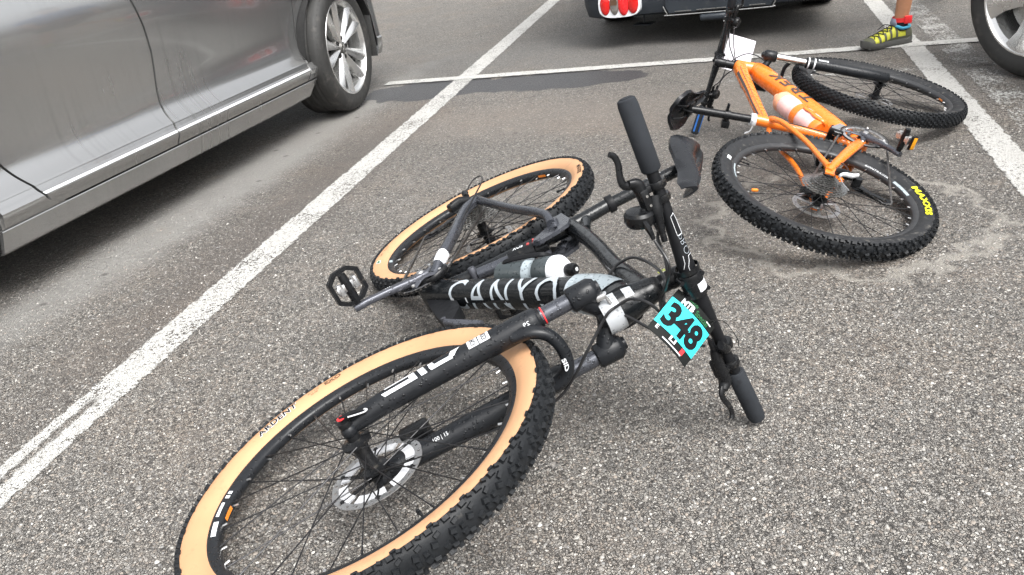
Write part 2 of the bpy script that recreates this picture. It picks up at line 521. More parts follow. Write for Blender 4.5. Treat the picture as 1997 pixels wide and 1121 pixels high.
# lettering: flat glyph outlines cut into strips and laid onto a surface fn(u, v) -> point
def letters(s, fn, height, name, m, parent, sx=1., bold=0., cuts=None, ucuts=None, drop=None, center=True, shear=0., label=None, space=1.):
    cu = bpy.data.curves.new('lettering_curve', 'FONT')
    cu.body = s
    cu.size = 1.
    cu.offset = bold
    cu.shear = shear
    cu.space_character = space
    cu.resolution_u = 3
    ob = bpy.data.objects.new('lettering_source', cu)
    me = bpy.data.meshes.new_from_object(ob)
    bm = bmesh.new()
    bm.from_mesh(me)
    bpy.data.objects.remove(ob)
    bpy.data.meshes.remove(me)
    k = height/.72
    xs = [v.co.x for v in bm.verts]
    x0, x1 = min(xs), max(xs)
    for v in bm.verts:
        v.co = Vector(((v.co.x-(x0+x1)/2 if center else v.co.x-x0)*k*sx, v.co.y*k, 0))
    for lst, ax in ((cuts, Vector((0, 1, 0))), (ucuts, Vector((1, 0, 0)))):
        for c in lst or []:
            bmesh.ops.bisect_plane(bm, geom=bm.verts[:]+bm.edges[:]+bm.faces[:], plane_co=ax*c, plane_no=ax)
    if drop:
        bmesh.ops.delete(bm, geom=[f for f in bm.faces if drop[0] < f.calc_center_median().y < drop[1]], context='FACES')
    for v in bm.verts: v.co = Vector([float(x) for x in fn(v.co.x, v.co.y)])
    bmesh.ops.triangulate(bm, faces=bm.faces[:])
    me = bpy.data.meshes.new(name)
    bm.to_mesh(me)
    bm.free()
    me.materials.append(m)
    return link(name, me, parent, label)
def patch(fn, u0, u1, v0, v1, nu, nv, name, m, parent, label=None):
    mb = MB()
    mb.add([fn(u0+(u1-u0)*i/nu, v0+(v1-v0)*j/nv) for i in range(nu+1) for j in range(nv+1)],
           [(i*(nv+1)+j, (i+1)*(nv+1)+j, (i+1)*(nv+1)+j+1, i*(nv+1)+j+1) for i in range(nu) for j in range(nv)])
    return mb.build(name, m, parent, label)
def frange(a, b, n): return [a+(b-a)*i/n for i in range(n+1)]
def rotm(a):      # rotation about wheel axis y by angle a, measured from +x towards +z
    return Matrix.Rotation(-a, 4, 'Y')

# ================================================================== THE GROUND
def sheet(name, pts, z, m):
    mb = MB()
    mb.add([(*p, z) for p in pts], [tuple(range(len(pts)))])
    return mb.build(name, m, kind='structure')
sheet('ground', [(-150, -150), (150, -150), (150, 150), (-150, 150)], 0, asphalt())
def aggregate_stones():
    """loose and proud stone chips of the worn surface, near the camera where each is a few pixels wide"""
    m, t, b = newmat('stone_chips')
    gi = nd(t, 'NewGeometry')
    c = ramp(t, gi.outputs['Random Per Island'], [(0, (.11, .106, .10)), (.2, (.18, .171, .16)), (.42, (.25, .234, .214)), (.58, (.275, .24, .205)), (.72, (.215, .21, .203)), (.82, (.33, .316, .29)), (.955, (.52, .505, .47))], True)
    nz = tex(t, 'TexNoise', objco(t), i_Scale=700., i_Detail=3.)
    c = mix(t, .6, c, mix(t, nz.outputs['Fac'], (.4, .4, .4), (1.6, 1.6, 1.6)), 'MULTIPLY')
    t.links.new(c, b.inputs['Base Color'])
    b.inputs['Roughness'].default_value = .6
    rg = np.random.RandomState(5)
    N = 150000
    y = .75+2.6*rg.rand(N)
    x = (rg.rand(N)-.5)*2*(.95+.62*y)+.02*y
    keep = rg.rand(N) < np.clip(1.25-(y-.75)/2.3, 0, 1)
    x, y = x[keep], y[keep]
    n = len(x)
    r = np.exp(rg.normal(math.log(.0022), .36, n)).clip(.001, .0055)
    r = np.where(rg.rand(n) < .006, r*1.7, r)
    hgt = r*rg.uniform(.22, .5, n)
    k = 6
    ang = 2*np.pi*np.arange(k)/k+rg.rand(n)[:, None]*6.28
    rad = r[:, None]*rg.uniform(.62, 1.25, (n, k))
    ca, sa = np.cos(ang), np.sin(ang)
    st = rg.uniform(.65, 1., n)[:, None]
    th = rg.rand(n)[:, None]*6.28
    def rot(px, py): return px*np.cos(th)-py*np.sin(th), px*np.sin(th)+py*np.cos(th)
    bx, by = rot(ca*rad, sa*rad*st)
    tx, ty = bx*.62, by*.62
    tilt = rg.normal(0, .18, (n, 2))
    v = np.zeros((n, 2*k, 3))
    v[:, :k, 0] = x[:, None]+bx; v[:, :k, 1] = y[:, None]+by; v[:, :k, 2] = -.0006
    v[:, k:, 0] = x[:, None]+tx; v[:, k:, 1] = y[:, None]+ty
    v[:, k:, 2] = hgt[:, None]+tx*tilt[:, :1]+ty*tilt[:, 1:]
    quads = np.array([[i, (i+1) % k, k+(i+1) % k, k+i] for i in range(k)]).ravel()
    loops = np.concatenate([quads, np.arange(k, 2*k)])
    L = (loops[None, :]+(np.arange(n)*2*k)[:, None]).ravel().astype(np.int32)
    tot = np.tile(np.array([4]*k+[k]), n).astype(np.int32)
    start = np.concatenate([[0], np.cumsum(tot)[:-1]]).astype(np.int32)
    me = bpy.data.meshes.new('aggregate_stones')
    me.vertices.add(n*2*k); me.vertices.foreach_set('co', v.ravel().astype(np.float32))
    me.loops.add(len(L)); me.loops.foreach_set('vertex_index', L)
    me.polygons.add(len(tot)); me.polygons.foreach_set('loop_start', start)
    me.update(calc_edges=True)
    me.materials.append(m)
    o = link('aggregate_stones', me, kind='stuff')
    o['label'] = 'small stone chips standing proud of the worn tarmac'
aggregate_stones()
LN = -.3059011
nx, ny = math.cos(LN), math.sin(LN)
def line_sheet(name, nx, ny, off, width, a0, a1, z, wear, split=None):
    n = V(nx, ny); d = V(-ny, nx)
    h = width/2+.03
    sheet(name, [n*(off-h)+d*a0, n*(off+h)+d*a0, n*(off+h)+d*a1, n*(off-h)+d*a1], z, paint(name+'_paint', wear, nx, ny, off, width, split))
line_sheet('parking_line', nx, ny, -1.575, .128, -1.5, 9, .003, .45, split=1.44)
line_sheet('parking_line', nx, ny, .857, .112, -1.5, 9, .003, .41)
a2 = LN-.0493
line_sheet('cross_line', math.cos(a2+math.pi/2), math.sin(a2+math.pi/2), 4.6187, .098, -9, 2.33, .006, .405)
line_sheet('worn_line', nx, ny, 1.035, .14, 1.5, 7.5, .003, .60)
line_sheet('worn_cross_line', math.cos(a2+math.pi/2), math.sin(a2+math.pi/2), 4.12, .05, -1.6, .3, .003, .60)

# ================================================================== WHEELS OF THE BICYCLES
def side_y(r):     # sidewall bulge
    return float(np.interp(r, [.304, .310, .320, .332, .343, .351, .358], [.0125, .0175, .0235, .0268, .0278, .0262, .021]))
def make_wheel(name, bike, mw, sp):
    w = MB().lathe([(.309, .0135), (.3065, .0145), (.302, .0145), (.291, .010), (.2875, .005), (.2875, -.005), (.291, -.010), (.302, -.0145), (.3065, -.0145), (.309, -.0135), (.303, -.011), (.303, .011)], n=120, closed=True).build(name, sp['rim'], bike, mw=mw)
    def pt(r, y, a): return V(r*math.cos(a), y, r*math.sin(a))
    rs = frange(.304, .351, 9)
    ty = MB()
    for sg in (1, -1):
        ty.lathe([(r, sg*side_y(r)) for r in rs], n=120)
    ty.build('tyre', sp['side'], w)
    tr = MB().lathe([(.3495, .0270), (.3545, .0245), (.359, .019), (.3615, .010), (.3625, 0), (.3615, -.010), (.359, -.019), (.3545, -.0245), (.3495, -.0270)], n=144)
    rnd = random.Random(sp['seed'])
    N = sp['pitch']
    ks = sp.get('ks', 1.)
    def knob(a, y, r0, r1, la, lw, tilt, skew):
        la, lw, r1 = la*ks, lw*ks, r0+(r1-r0)*(ks if ks == 1 else 1.3)
        """la: length along travel (m), lw: width; tilt: lean of the casing at this y"""
        c, s_ = math.cos(a), math.sin(a)
        rad = V(c*math.cos(tilt), math.sin(tilt), s_*math.cos(tilt))
        tg = V(-s_, 0, c)
        lat = np.cross(rad, tg)
        tg2 = unit(tg*math.cos(skew)+lat*math.sin(skew))
        lat2 = np.cross(rad, tg2)
        base = V(r0*c, y, r0*s_)
        top = base+rad*(r1-r0)
        vs_ = []
        for p, k in ((base, 1.15), (top, .85)):
            for i, j in ((-1, -1), (1, -1), (1, 1), (-1, 1)): vs_.append(p+tg2*la/2*i*k+lat2*lw/2*j*k)
        tr.add(vs_, [(4, 5, 6, 7), (0, 1, 5, 4), (1, 2, 6, 5), (2, 3, 7, 6), (3, 0, 4, 7)])
    for i in range(N):
        a = 2*math.pi*(i/N)
        st = 2*math.pi/N
        j = lambda q=.08: rnd.uniform(-q, q)
        for sg in (1, -1):
            o = 0 if sg > 0 else .5
            if sp['tread'] == 'ramp':
                knob(a+st*(.0+o), sg*.0065, .3605, .3675, .0105, .0085, sg*.12, sg*.35+j())
                if i % 2 == 0: knob(a+st*(.5+o), sg*.0035, .3615, .3675, .008, .0065, sg*.05, j())
                knob(a+st*(.3+o), sg*.0155, .3575, .3650, .0105, .0065, sg*.45, -sg*.3+j())
                knob(a+st*(.05+o), sg*.0235, .3535, .3605, .0115, .0080, sg*.80, j())
                knob(a+st*(.55+o), sg*.0250, .3525, .3590, .0075, .0055, sg*.90, sg*.4+j())
                if i % 2: knob(a+st*(.3+o), sg*.0272, .3490, .3530, .010, .0038, sg*1.15, j())
            else:
                knob(a+st*(.0+o), sg*.0048, .3612, .3665, .0078, .0058, sg*.08, j(.3))
                knob(a+st*(.5+o), sg*.0120, .3595, .3645, .0078, .0058, sg*.30, j(.3))
                knob(a+st*(.1+o), sg*.0190, .3560, .3615, .0085, .0060, sg*.60, j(.3))
                knob(a+st*(.6+o), sg*.0240, .3530, .3585, .0085, .0058, sg*.85, j(.2))
                knob(a+st*(.1+o), sg*.0268, .3495, .3540, .0075, .0045, sg*1.1, j(.2))
    tr.build('tread', sp['rubber'], w, kind='stuff', ang=25)
    # hub
    hw = sp['hubw']
    fl = .028
    pl, pr = sp.get('flange', (.030, -.030))
    hb = MB().lathe([(.0075, -hw), (.0125, -hw+.001), (.0125, -hw+.010), (.0155, pr-.006), (fl, pr-.0025), (fl, pr+.0025), (.016, pr+.008), (.0135, 0), (.016, pl-.008), (fl, pl-.0025), (fl, pl+.0025), (.0155, pl+.006), (.0125, hw-.010), (.0125, hw-.001), (.0075, hw)], n=28)
    hb.build('hub', mt['part_black'], w)
    # spokes: four shared meshes, one object per spoke
    S = sp['spokes']
    per = S//4
    mats = []
    for sg, py in ((1, pl), (-1, pr)):
        for cr_ in (1, -1):
            a0 = cr_*R(58)
            mb = MB()
            p0 = V(.0255*math.cos(a0), py+sg*.003*cr_, .0255*math.sin(a0))
            p1 = V(.2865, sg*.0035, 0)
            d = unit(p1-p0)
            mb.rod(p0, p1-d*.014, .00125, 6)
            mb.rod(p1-d*.015, p1+d*.004, .0019, 6)
            mats.append(mb.mesh('spoke', mt['spoke']))
    nip = MB()
    for k in range(S):
        a_ = 2*math.pi*k/S+.1
        p = V(math.cos(a_), 0, math.sin(a_))
        nip.rod(p*.2880+V(0, .003*(1 if k % 2 else -1), 0), p*.2780+V(0, .0036*(1 if k % 2 else -1), 0), .0021, 6)
    nip.build('spoke_nipples', mt['steel'], w, kind='stuff')
    for q, me in enumerate(mats):
        for i in range(per):
            link('spoke', me, w, mw=rotm(2*math.pi*(i+[0, .5, .25, .75][q])/per+.1))
    vm = MB().rod((.2885, 0, 0), (.262, 0, 0), .0026, 8).rod((.262, 0, 0), (.254, 0, 0), .0038, 8)
    vm.build('valve', mt['part_black'], w, mw=rotm(sp.get('valve', 1.56)))
    # surface functions for print on the sidewall (drive side, -y)
    def sw(a0, r0, lift=.0007):
        return lambda u, v: (lambda r, a: V(r*math.cos(a), -(side_y(r)+lift), r*math.sin(a)))(r0+v, a0-u/r0)
    def rimf(a0, r0):     # sloped rim face on the drive side
        def f(u, v):
            a = a0-u/r0
            r = r0+v
            y = float(np.interp(r, [.291, .302], [.010, .0145]))+.0006
            return V(r*math.cos(a), -y, r*math.sin(a))
        return f
    return w, sw, rimf
def rotor(bike, mw, y, ro, style, m_arm, name='brake_rotor'):
    """outer band with slots, inner band, spider arms"""
    band = MB()
    n = 96
    for k in range(n):
        a0, a1 = 2*math.pi*k/n, 2*math.pi*(k+1)/n
        rows = [(ro-.014, ro-.0095), (ro-.0095, ro-.004), (ro-.004, ro+.0006*math.sin(k*.8))]
        for ri, (ra, rb) in enumerate(rows):
            if ri == 1 and k % 4 == 1: continue
            P = [V(r_*math.cos(a), yy, r_*math.sin(a)) for yy in (y-.0009, y+.0009) for (r_, a) in ((ra, a0), (rb, a0), (rb, a1), (ra, a1))]
            band.add(P, [(0, 1, 2, 3), (7, 6, 5, 4), (0, 4, 5, 1), (2, 6, 7, 3), (1, 5, 6, 2), (3, 7, 4, 0)])
    b = band.build(name, mt['steel'], bike, mw=mw)
    arms = MB()
    na = 6
    for k in range(na):
        a = 2*math.pi*k/na+.35
        d = V(math.cos(a), 0, math.sin(a))
        e = V(-math.sin(a), 0, math.cos(a))
        q = V(math.cos(a+.45), 0, math.sin(a+.45))
        arms.tube([V(0, y, 0)+q*.016, V(0, y, 0)+unit(d+q*.35)*ro*.45, V(0, y, 0)+d*(ro-.011)], [(.006, .0016), (.0055, .0016), (.0075, .0016)], 8, up=e)
        arms.lathe([(0, -.003), (.0042, -.003), (.0042, .003), (0, .003)], V(0, y, 0)+d*(ro-.012), n=10)
    arms.lathe([(.012, -.003), (.021, -.003), (.021, .003), (.012, .003)], (0, y, 0), n=20, closed=True)
    arms.build('rotor_spider', m_arm, b)
    if style == 'fins':
        fin = MB()
        for k in range(na):
            a = 2*math.pi*k/na+.35
            fin.lathe([(ro-.033, -.0014), (ro-.0145, -.0014), (ro-.0145, .0014), (ro-.033, .0014)], (0, y, 0), n=10, closed=True, arc=(a+.12, a+.98), ref=(1, 0, 0))
            # lathe axis +y turns the other way round: mirror by symmetry of the six arms
        fin.build('cooling_fins', mt['alu'], b)
    return b
def gear(mb, y, r, teeth, t, hole, depth=.0045, o=(0, 0)):
    out, inn = [], []
    for k in range(teeth*4):
        a = 2*math.pi*k/(teeth*4)
        rr = r+(depth if k % 4 in (1, 2) else 0)*(1 if k % 4 == 1 else .9)
        out.append((o[0]+rr*math.cos(a), o[1]+rr*math.sin(a)))
        inn.append((o[0]+hole*math.cos(a), o[1]+hole*math.sin(a)))
    mb.prism(out, t, (0, y, 0), (1, 0, 0), (0, 0, 1), hole=inn)
def cassette(bike, radii, y0, dy, m=None):
    root = MB().lathe([(.016, y0+.004), (.019, y0+.003), (.019, y0-dy*len(radii)-.002), (.013, y0-dy*len(radii)-.004)], n=24).build('cassette', mt['part_black'], bike)
    for i, r in enumerate(radii):
        mb = MB()
        teeth = max(10, int(2*math.pi*r/.0127))
        gear(mb, y0-dy*i, r-.0025, teeth, .0018, max(.017, r-.0095))
        if r > .03:
            for k in range(5):
                a = 2*math.pi*k/5+i*.25
                mb.rod((.017*math.cos(a), y0-dy*i, .017*math.sin(a)), ((r-.008)*math.cos(a+.3), y0-dy*i, (r-.008)*math.sin(a+.3)), .0017, 5)
        mb.build('cog', m or mt['cog'], root, ang=20)
    return root
def chain(bike, path, m):
    """path: dense 3-D polyline; plates alternate wide and narrow"""
    p = np.array(path)
    seg = np.linalg.norm(np.diff(p, axis=0), axis=1)
    L = np.concatenate([[0], np.cumsum(seg)])
    n = int(L[-1]/.0127)
    q = np.stack([np.interp(np.arange(n*2+1)*L[-1]/(n*2), L, p[:, k]) for k in range(3)], 1)
    mb = MB()
    for i in range(0, n*2, 2):
        a, b = q[i], q[min(i+2, n*2)]
        d = unit(b-a)
        y = V(0, 1, 0)-d[1]*d
        y = unit(y)
        z = np.cross(d, y)
        w_ = .0031 if (i//2) % 2 else .0022
        for sg in (1, -1):
            mb.tube([a-d*.0028+y*sg*w_, (a+b)/2+y*sg*w_, b+d*.0028+y*sg*w_], [(.0036, .0006), (.0026, .0006), (.0036, .0006)], 6, up=z)
        mb.rod(a-y*.0036, a+y*.0036, .0023, 6)
    mb.build('chain', m, bike)
def arcpts(c, r, a0, a1, y, n=14):
    return [V(c[0]+r*math.cos(R(a)), y, c[1]+r*math.sin(R(a))) for a in np.linspace(a0, a1, n)]

# ================================================================== BICYCLES
def root_matrix(q, sc):
    m = (Matrix.Rotation(q[2], 4, 'Z') @ Matrix.Rotation(q[1], 4, 'Y') @ Matrix.Rotation(q[0], 4, 'X')) @ Matrix.Scale(sc, 4)
    m.translation = q[3:6]
    return m
class Geo:
    def __init__(s, WB, BBx, BBd, HA, off, AC, cb, stem, bw, bb, br, steer):
        s.WB, s.BB, s.HA, s.off, s.AC, s.cb, s.stem, s.bw, s.bb, s.br = WB, V(BBx, 0, -BBd), HA, off, AC, cb, stem, bw, bb, br
        s.u = V(-math.cos(HA), 0, math.sin(HA))
        s.f = V(math.sin(HA), 0, math.cos(HA))
        s.hub = V(WB, 0, 0)
        s.ax0 = s.hub-s.f*off
        s.Sm = Matrix.Rotation(steer, 3, Vector([float(x) for x in s.u]))
        s.S = np.array(s.Sm)
    def F(s, a, w_, y):       # fork coordinates -> bicycle coordinates
        return s.S @ (s.u*a+s.f*w_+V(0, y, 0))+s.ax0
    def A(s, a, w_, y=0):     # unsteered (frame side of the headset)
        return s.u*a+s.f*w_+V(0, y, 0)+s.ax0
    def dirs(s): return s.S@s.u, s.S@s.f, s.S@V(0, 1, 0)
    def wheel_m(s):
        m = s.Sm.to_4x4()
        m.translation = Vector([float(x) for x in s.S@(s.hub-s.ax0)+s.ax0])
        return m
    def bar(s, y, da=0, dw=0):
        t = abs(y)/s.bw
        return s.F(s.AC+s.cb+s.br*t+da, s.stem-s.bb*t+dw, y)
def pedal(bike, c, ax, e1, e2, m_cage, refl=None, right=True, w_=.052, l_=.044):
    """c: axle end at the crank, ax: axle direction outwards, e1/e2: plane of the platform"""
    p = MB()
    p.rod(c-ax*.014, c+ax*.012, .0085, 12)
    p.tube([c+ax*.010, c+ax*.055, c+ax*.085], [.0105, .0125, .010], 14)
    root = p.build('pedal', mt['part_black'], bike)
    mid = c+ax*.052
    if m_cage:
        a = ax
        poly = [(-w_*.9, -l_*.45), (-w_*.55, -l_), (w_*.55, -l_), (w_*.9, -l_*.45), (w_*.9, l_*.45), (w_*.55, l_), (-w_*.55, l_), (-w_*.9, l_*.45)]
        hole = [(x*.78, y*.78) for x, y in poly]
        MB().prism(poly, .013, mid, a, e1, hole=hole).build('cage', m_cage, root)
    b = MB()
    for sg in (1, -1):
        b.box(mid+e1*sg*.022, (.030, .012, .017), ax, e1, bev=.003)
        b.box(mid+e1*sg*.028+e2*sg*.006, (.018, .008, .008), ax, e1, bev=.002)
        b.tube([mid+e1*sg*.018+ax*k*.0035+e2*.005 for k in range(-4, 5)], .0045, 8)
    b.box(mid, (.022, .036, .016), ax, e1, bev=.003)
    b.build('clip_mechanism', mt['steel'], root)
    if refl:
        MB().box(mid+e1*refl*.040+e2*.002, (.050, .010, .020), ax, e1, bev=.002).build('reflector_housing', mt['part_black'], root)
        MB().box(mid+e1*refl*.0463+e2*.002, (.042, .003, .014), ax, e1, bev=.0008).build('reflector', mt['amber'], root)
def crankset(bike, g, k, ring_r, teeth, m_arm, ring2=None, arm=.172):
    bb = g.BB
    d = V(math.cos(k), 0, math.sin(k))
    e = V(-math.sin(k), 0, math.cos(k))
    ym = V(0, -1, 0)
    mb = MB()
    gear(mb, -.047, ring_r-.003, teeth, .0022, ring_r-.014, o=(bb[0], bb[2]), depth=.005)
    cr_ = mb.build('chainring', mt['part_black'] if not ring2 else mt['steel'], bike, ang=20)
    if ring2:
        m2 = MB()
        gear(m2, -.040, ring2-.003, int(teeth*ring2/ring_r), .002, ring2-.012, o=(bb[0], bb[2]))
        m2.build('small_chainring', mt['cog'], cr_)
    mb = MB()
    c = bb+ym*.052
    rings = []
    for t, wd, th, yo in ((-.017, .013, .010, 0), (0, .017, .012, .001), (.03, .0155, .011, .004), (.09, .012, .0095, .014), (.15, .0115, .009, .022), (.172, .013, .009, .023), (.186, .009, .008, .023)):
        cc = c+d*t*arm/.172+ym*yo
        rings.append([cc+e*wd*math.copysign(abs(math.cos(q))**.55, math.cos(q))+ym*th*math.copysign(abs(math.sin(q))**.55, math.sin(q)) for q in np.linspace(0, 2*math.pi, 16, endpoint=False)])
    mb.loft(rings)
    arms = [R(x) for x in (45, 135, 225, 315)]
    for a in arms:
        dd = d*math.cos(a)+e*math.sin(a)
        mb.tube([c+dd*.008, c+dd*.026-ym*.001, c+dd*(ring_r-.012)-ym*.003], [(.016, .006), (.009, .005), (.0075, .004)], 10, up=np.cross(dd, ym))
    mb.build('crank_arm', m_arm, bike)
    bo = MB()
    for a in arms:
        dd = d*math.cos(a)+e*math.sin(a)
        bo.lathe([(0, 0), (.0048, 0), (.0048, -.004), (.003, -.0055), (0, -.0055)], c+dd*(ring_r-.014)-ym*(-.002), (0, 1, 0), n=10)
    bo.lathe([(0, -.016), (.009, -.016), (.011, -.012), (.011, 0)], c, (0, 1, 0), n=16)
    bo.build('chainring_bolts', mt['steel'], bike)
    l = MB()
    rings = []
    c2 = bb-ym*.052
    for t, wd, th, yo in ((-.017, .013, .010, 0), (0, .017, .012, .001), (.09, .012, .0095, .014), (.172, .013, .009, .023), (.186, .009, .008, .023)):
        cc = c2-d*t*arm/.172-ym*yo
        rings.append([cc+e*wd*math.cos(q)+ym*th*math.sin(q) for q in np.linspace(0, 2*math.pi, 12, endpoint=False)])
    l.loft(rings)
    l.build('crank_arm', m_arm, bike)
    MB().lathe([(.0, -.05), (.021, -.05), (.0215, -.038), (.0215, .038), (.021, .05), (0, .05)], bb, (0, 1, 0), n=24).build('bottom_bracket', mt['part_black'], bike)
    return c+d*arm+ym*.030, c2-d*arm-ym*.030, d, e
def saddle(bike, pts_fn, clamp, m, post_top):
    """pts_fn(s,t): s 0 rear..1 nose, t -1..1 across -> top surface point; underside follows"""
    ns, ntt = 22, 14
    top, bot = [], []
    for i in range(ns+1):
        for j in range(ntt+1):
            s_, t = i/ns, -1+2*j/ntt
            top.append(pts_fn(s_, t, 0))
            bot.append(pts_fn(s_, t, 1))
    n = (ns+1)*(ntt+1)
    idx = lambda i, j: i*(ntt+1)+j
    fs = []
    for i in range(ns):
        for j in range(ntt):
            q = (idx(i, j), idx(i+1, j), idx(i+1, j+1), idx(i, j+1))
            fs += [q, tuple(n+x for x in q[::-1])]
    for i in range(ns):
        fs += [(idx(i, 0), n+idx(i, 0), n+idx(i+1, 0), idx(i+1, 0)), (idx(i, ntt), idx(i+1, ntt), n+idx(i+1, ntt), n+idx(i, ntt))]
    for j in range(ntt):
        fs += [(idx(0, j), idx(0, j+1), n+idx(0, j+1), n+idx(0, j)), (idx(ns, j), n+idx(ns, j), n+idx(ns, j+1), idx(ns, j+1))]
    mb = MB()
    mb.add(top+bot, fs)
    o = mb.build('saddle', m, bike, ang=50)
    rl = MB()
    for sg in (1, -1):
        a = pts_fn(.08, sg*.42, 1)
        b = pts_fn(.86, sg*.25, 1)
        c1, c2 = clamp+V(-.035, sg*.022, 0), clamp+V(.045, sg*.022, 0)
        rl.tube(cr([a, (a+c1)/2+V(0, 0, -.006), c1, c2, (c2+b)/2+V(0, 0, -.004), b], 5), .0036, 8)
    rl.build('saddle_rails', mt['part_black'], o)
    cl = MB().box(clamp+V(0, 0, -.007), (.042, .056, .011), bev=.003).box(clamp+V(0, 0, .007), (.038, .052, .009), bev=.003)
    for sg in (1, -1): cl.rod(clamp+V(sg*.026, 0, .014), clamp+V(sg*.026, 0, -.024), .0035, 8)
    cl.tube([post_top, clamp+V(0, 0, -.008)], [.0145, .013], 14)
    cl.build('saddle_clamp', mt['part_black'], bike)
def saddle_fn(o, ang, L, W, H, yaw=0., roll=0., sides=.016):
    ca, sa = math.cos(ang), math.sin(ang)
    def f(s_, t, under):
        wd = np.interp(s_, [0, .05, .18, .32, .5, .68, .85, .96, 1], [.60, .86, 1, .93, .62, .38, .29, .25, .15])*W/2
        x = (s_-.45)*L
        kick = np.interp(s_, [0, .12, .35, .7, 1], [.010, .006, -.003, .002, -.010])
        groove = -.018*math.exp(-(t/.19)**2)*np.interp(s_, [0, .15, .8, 1], [.3, 1, 1, 0])
        hh = H*np.interp(s_, [0, .1, .5, .9, 1], [.75, 1, .85, .75, .5])
        drop = -hh*abs(t)**2.3
        ear = -.35*(abs(t)**2)*.010*np.interp(s_, [0, .3, 1], [0, 1, .4])
        z = kick+groove+drop+ear
        y = t*wd
        if under:
            z = kick-.015-hh*abs(t)**2.6*.95+.002
            y = t*wd*.90
        y_ = y*math.cos(roll)-z*math.sin(roll)
        z_ = y*math.sin(roll)+z*math.cos(roll)
        x_ = x*math.cos(yaw)-y_*math.sin(yaw)
        y2 = x*math.sin(yaw)+y_*math.cos(yaw)
        return V(o[0]+x_*ca-z_*sa, o[1]+y2, o[2]+x_*sa+z_*ca)
    return f
def cockpit(bike, g, spec):
    u, f, yv = g.dirs()
    bw = g.bw
    ys = [-bw, -.20, -.13, -.09, -.05, -.03, 0, .03, .05, .09, .13, .20, bw]
    rs = [.0111, .0111, .0113, .013, .0155, .0159, .0159, .0159, .0155, .013, .0113, .0111, .0111]
    hb = MB()
    pts = [g.bar(y) for y in ys]
    P = cr(pts, 3)
    hb.tube(P, [float(np.interp(i/3, range(len(rs)), rs)) for i in range(len(P))], 18, up=u)
    hbo = hb.build('handlebar', spec['bar'], bike)
    for sg in (-1, 1):
        gl = spec.get('grip', .130)
        a, b = g.bar(sg*(bw+.002)), g.bar(sg*(bw-gl))
        gp = MB()
        t = unit(b-a)
        gp.tube([a, a+t*.0025, a+t*.012, a+t*.07, b-t*.004, b], [.0125, .0158, spec['gr'], spec['gr']*1.01, spec['gr'], spec['gr']-.003], 22)
        gp.tube([a-t*.001, a+t*.001], [.0105, .0105], 16)
        go = gp.build('grip', spec['gripm'], bike)
        if spec.get('stripes') and sg > 0:
            st = MB()
            for k in range(4):
                ang = 2*math.pi*k/4+.5
                dd = u*math.cos(ang)+f*math.sin(ang)
                st.tube([a+t*.014+dd*(spec['gr']-.0045), b-t*.01+dd*(spec['gr']-.0045)], [.006, .006], 8)
            st.build('grip_stripe', mt['blue'], go)
    # stem
    sa = g.AC+g.cb
    sm = MB()
    base = g.F(sa-.004, 0, 0)
    sm.lathe([(0, -.021), (.0185, -.021), (.0195, -.018), (.0195, .018), (.0185, .021), (0, .021)], base, u, n=24)
    c = g.bar(0)
    sm.tube([base, (base+c)/2, c-f*.004], [(.017, .019), (.0145, .017), (.017, .022)], 16, up=u, sq=.75)
    sm.lathe([(.0160, -.023), (.0205, -.023), (.0215, -.020), (.0215, .020), (.0205, .023), (.0160, .023)], c, yv, n=24)
    sm.lathe([(0, .0), (.0165, 0), (.0165, .004), (.004, .005), (0, .003)], base+u*.021, u, n=20)
    so_ = sm.build('stem', spec['stem'], bike)
    for sa_ in (1, -1):
        for sy in (1, -1):
            p = c+u*sa_*.0205+yv*sy*.016+f*.004
            MB().rod(p-f*.012, p+f*.010, .0042, 10).build('stem_bolt', mt['part_black'], so_)
    return hbo, so_
def brake_lever(bike, g, y, sgn, spec):
    """sgn = side (-1 drive side). clamp at y, reservoir inboard, blade outboard"""
    u, f, yv = g.dirs()
    o = yv*sgn          # outward
    c = g.bar(y)
    fr = unit(f*math.cos(spec['tilt'])-u*math.sin(spec['tilt']))
    up_ = unit(np.cross(o, fr))*1.
    mb = MB()
    mb.lathe([(.0112, -.007), (.0165, -.007), (.0175, -.005), (.0175, .005), (.0165, .007), (.0112, .007)], c, o, n=20)
    mb.box(c+fr*.020, (.014, .022, .014), o, fr, bev=.003)
    body = cr([c+fr*.030-o*.052, c+fr*.033-o*.03, c+fr*.033+o*.0, c+fr*.036+o*.018, c+fr*.050+o*.026], 4)
    mb.tube(body, [(.0085, .0085), (.0105, .0115), (.0115, .012), (.0125, .0105), (.009, .007)], 14)
    mb.tube([c+fr*.030-o*.052, c+fr*.029-o*.075], [.0065, .0055], 10)
    mb.box(c+fr*.034-o*.012+up_*.010, (.040, .017, .010), o, fr, bev=.0035)
    b = mb.build('brake_lever', mt['part_black'], bike)
    bl = MB()
    p = cr([c+fr*.048+o*.022, c+fr*.058+o*.030, c+fr*.058+o*.046, c+fr*.052+o*.066, c+fr*.053+o*.082, c+fr*.060+o*.090], 5)
    bl.tube(p, [(.0055, .0075), (.0048, .0075), (.0042, .0065), (.004, .006), (.0042, .006), (.0045, .005)], 10, up=up_)
    bl.build('lever_blade', mt['part_black'], b)
    sc = MB()
    for k in (-.004, -.022): sc.lathe([(0, 0), (.0026, 0), (.0026, .002), (0, .002)], c+fr*.034+o*k+up_*.0155, up_, n=8)
    sc.build('lever_screws', mt['chrome'], b)
    return c, o, fr, up_, c+fr*.029-o*.076
def cables(bike, paths, r=.0025):
    for p in paths:
        MB().tube(cr(p, 8), r, 8).build('cable', mt['cable'], bike)

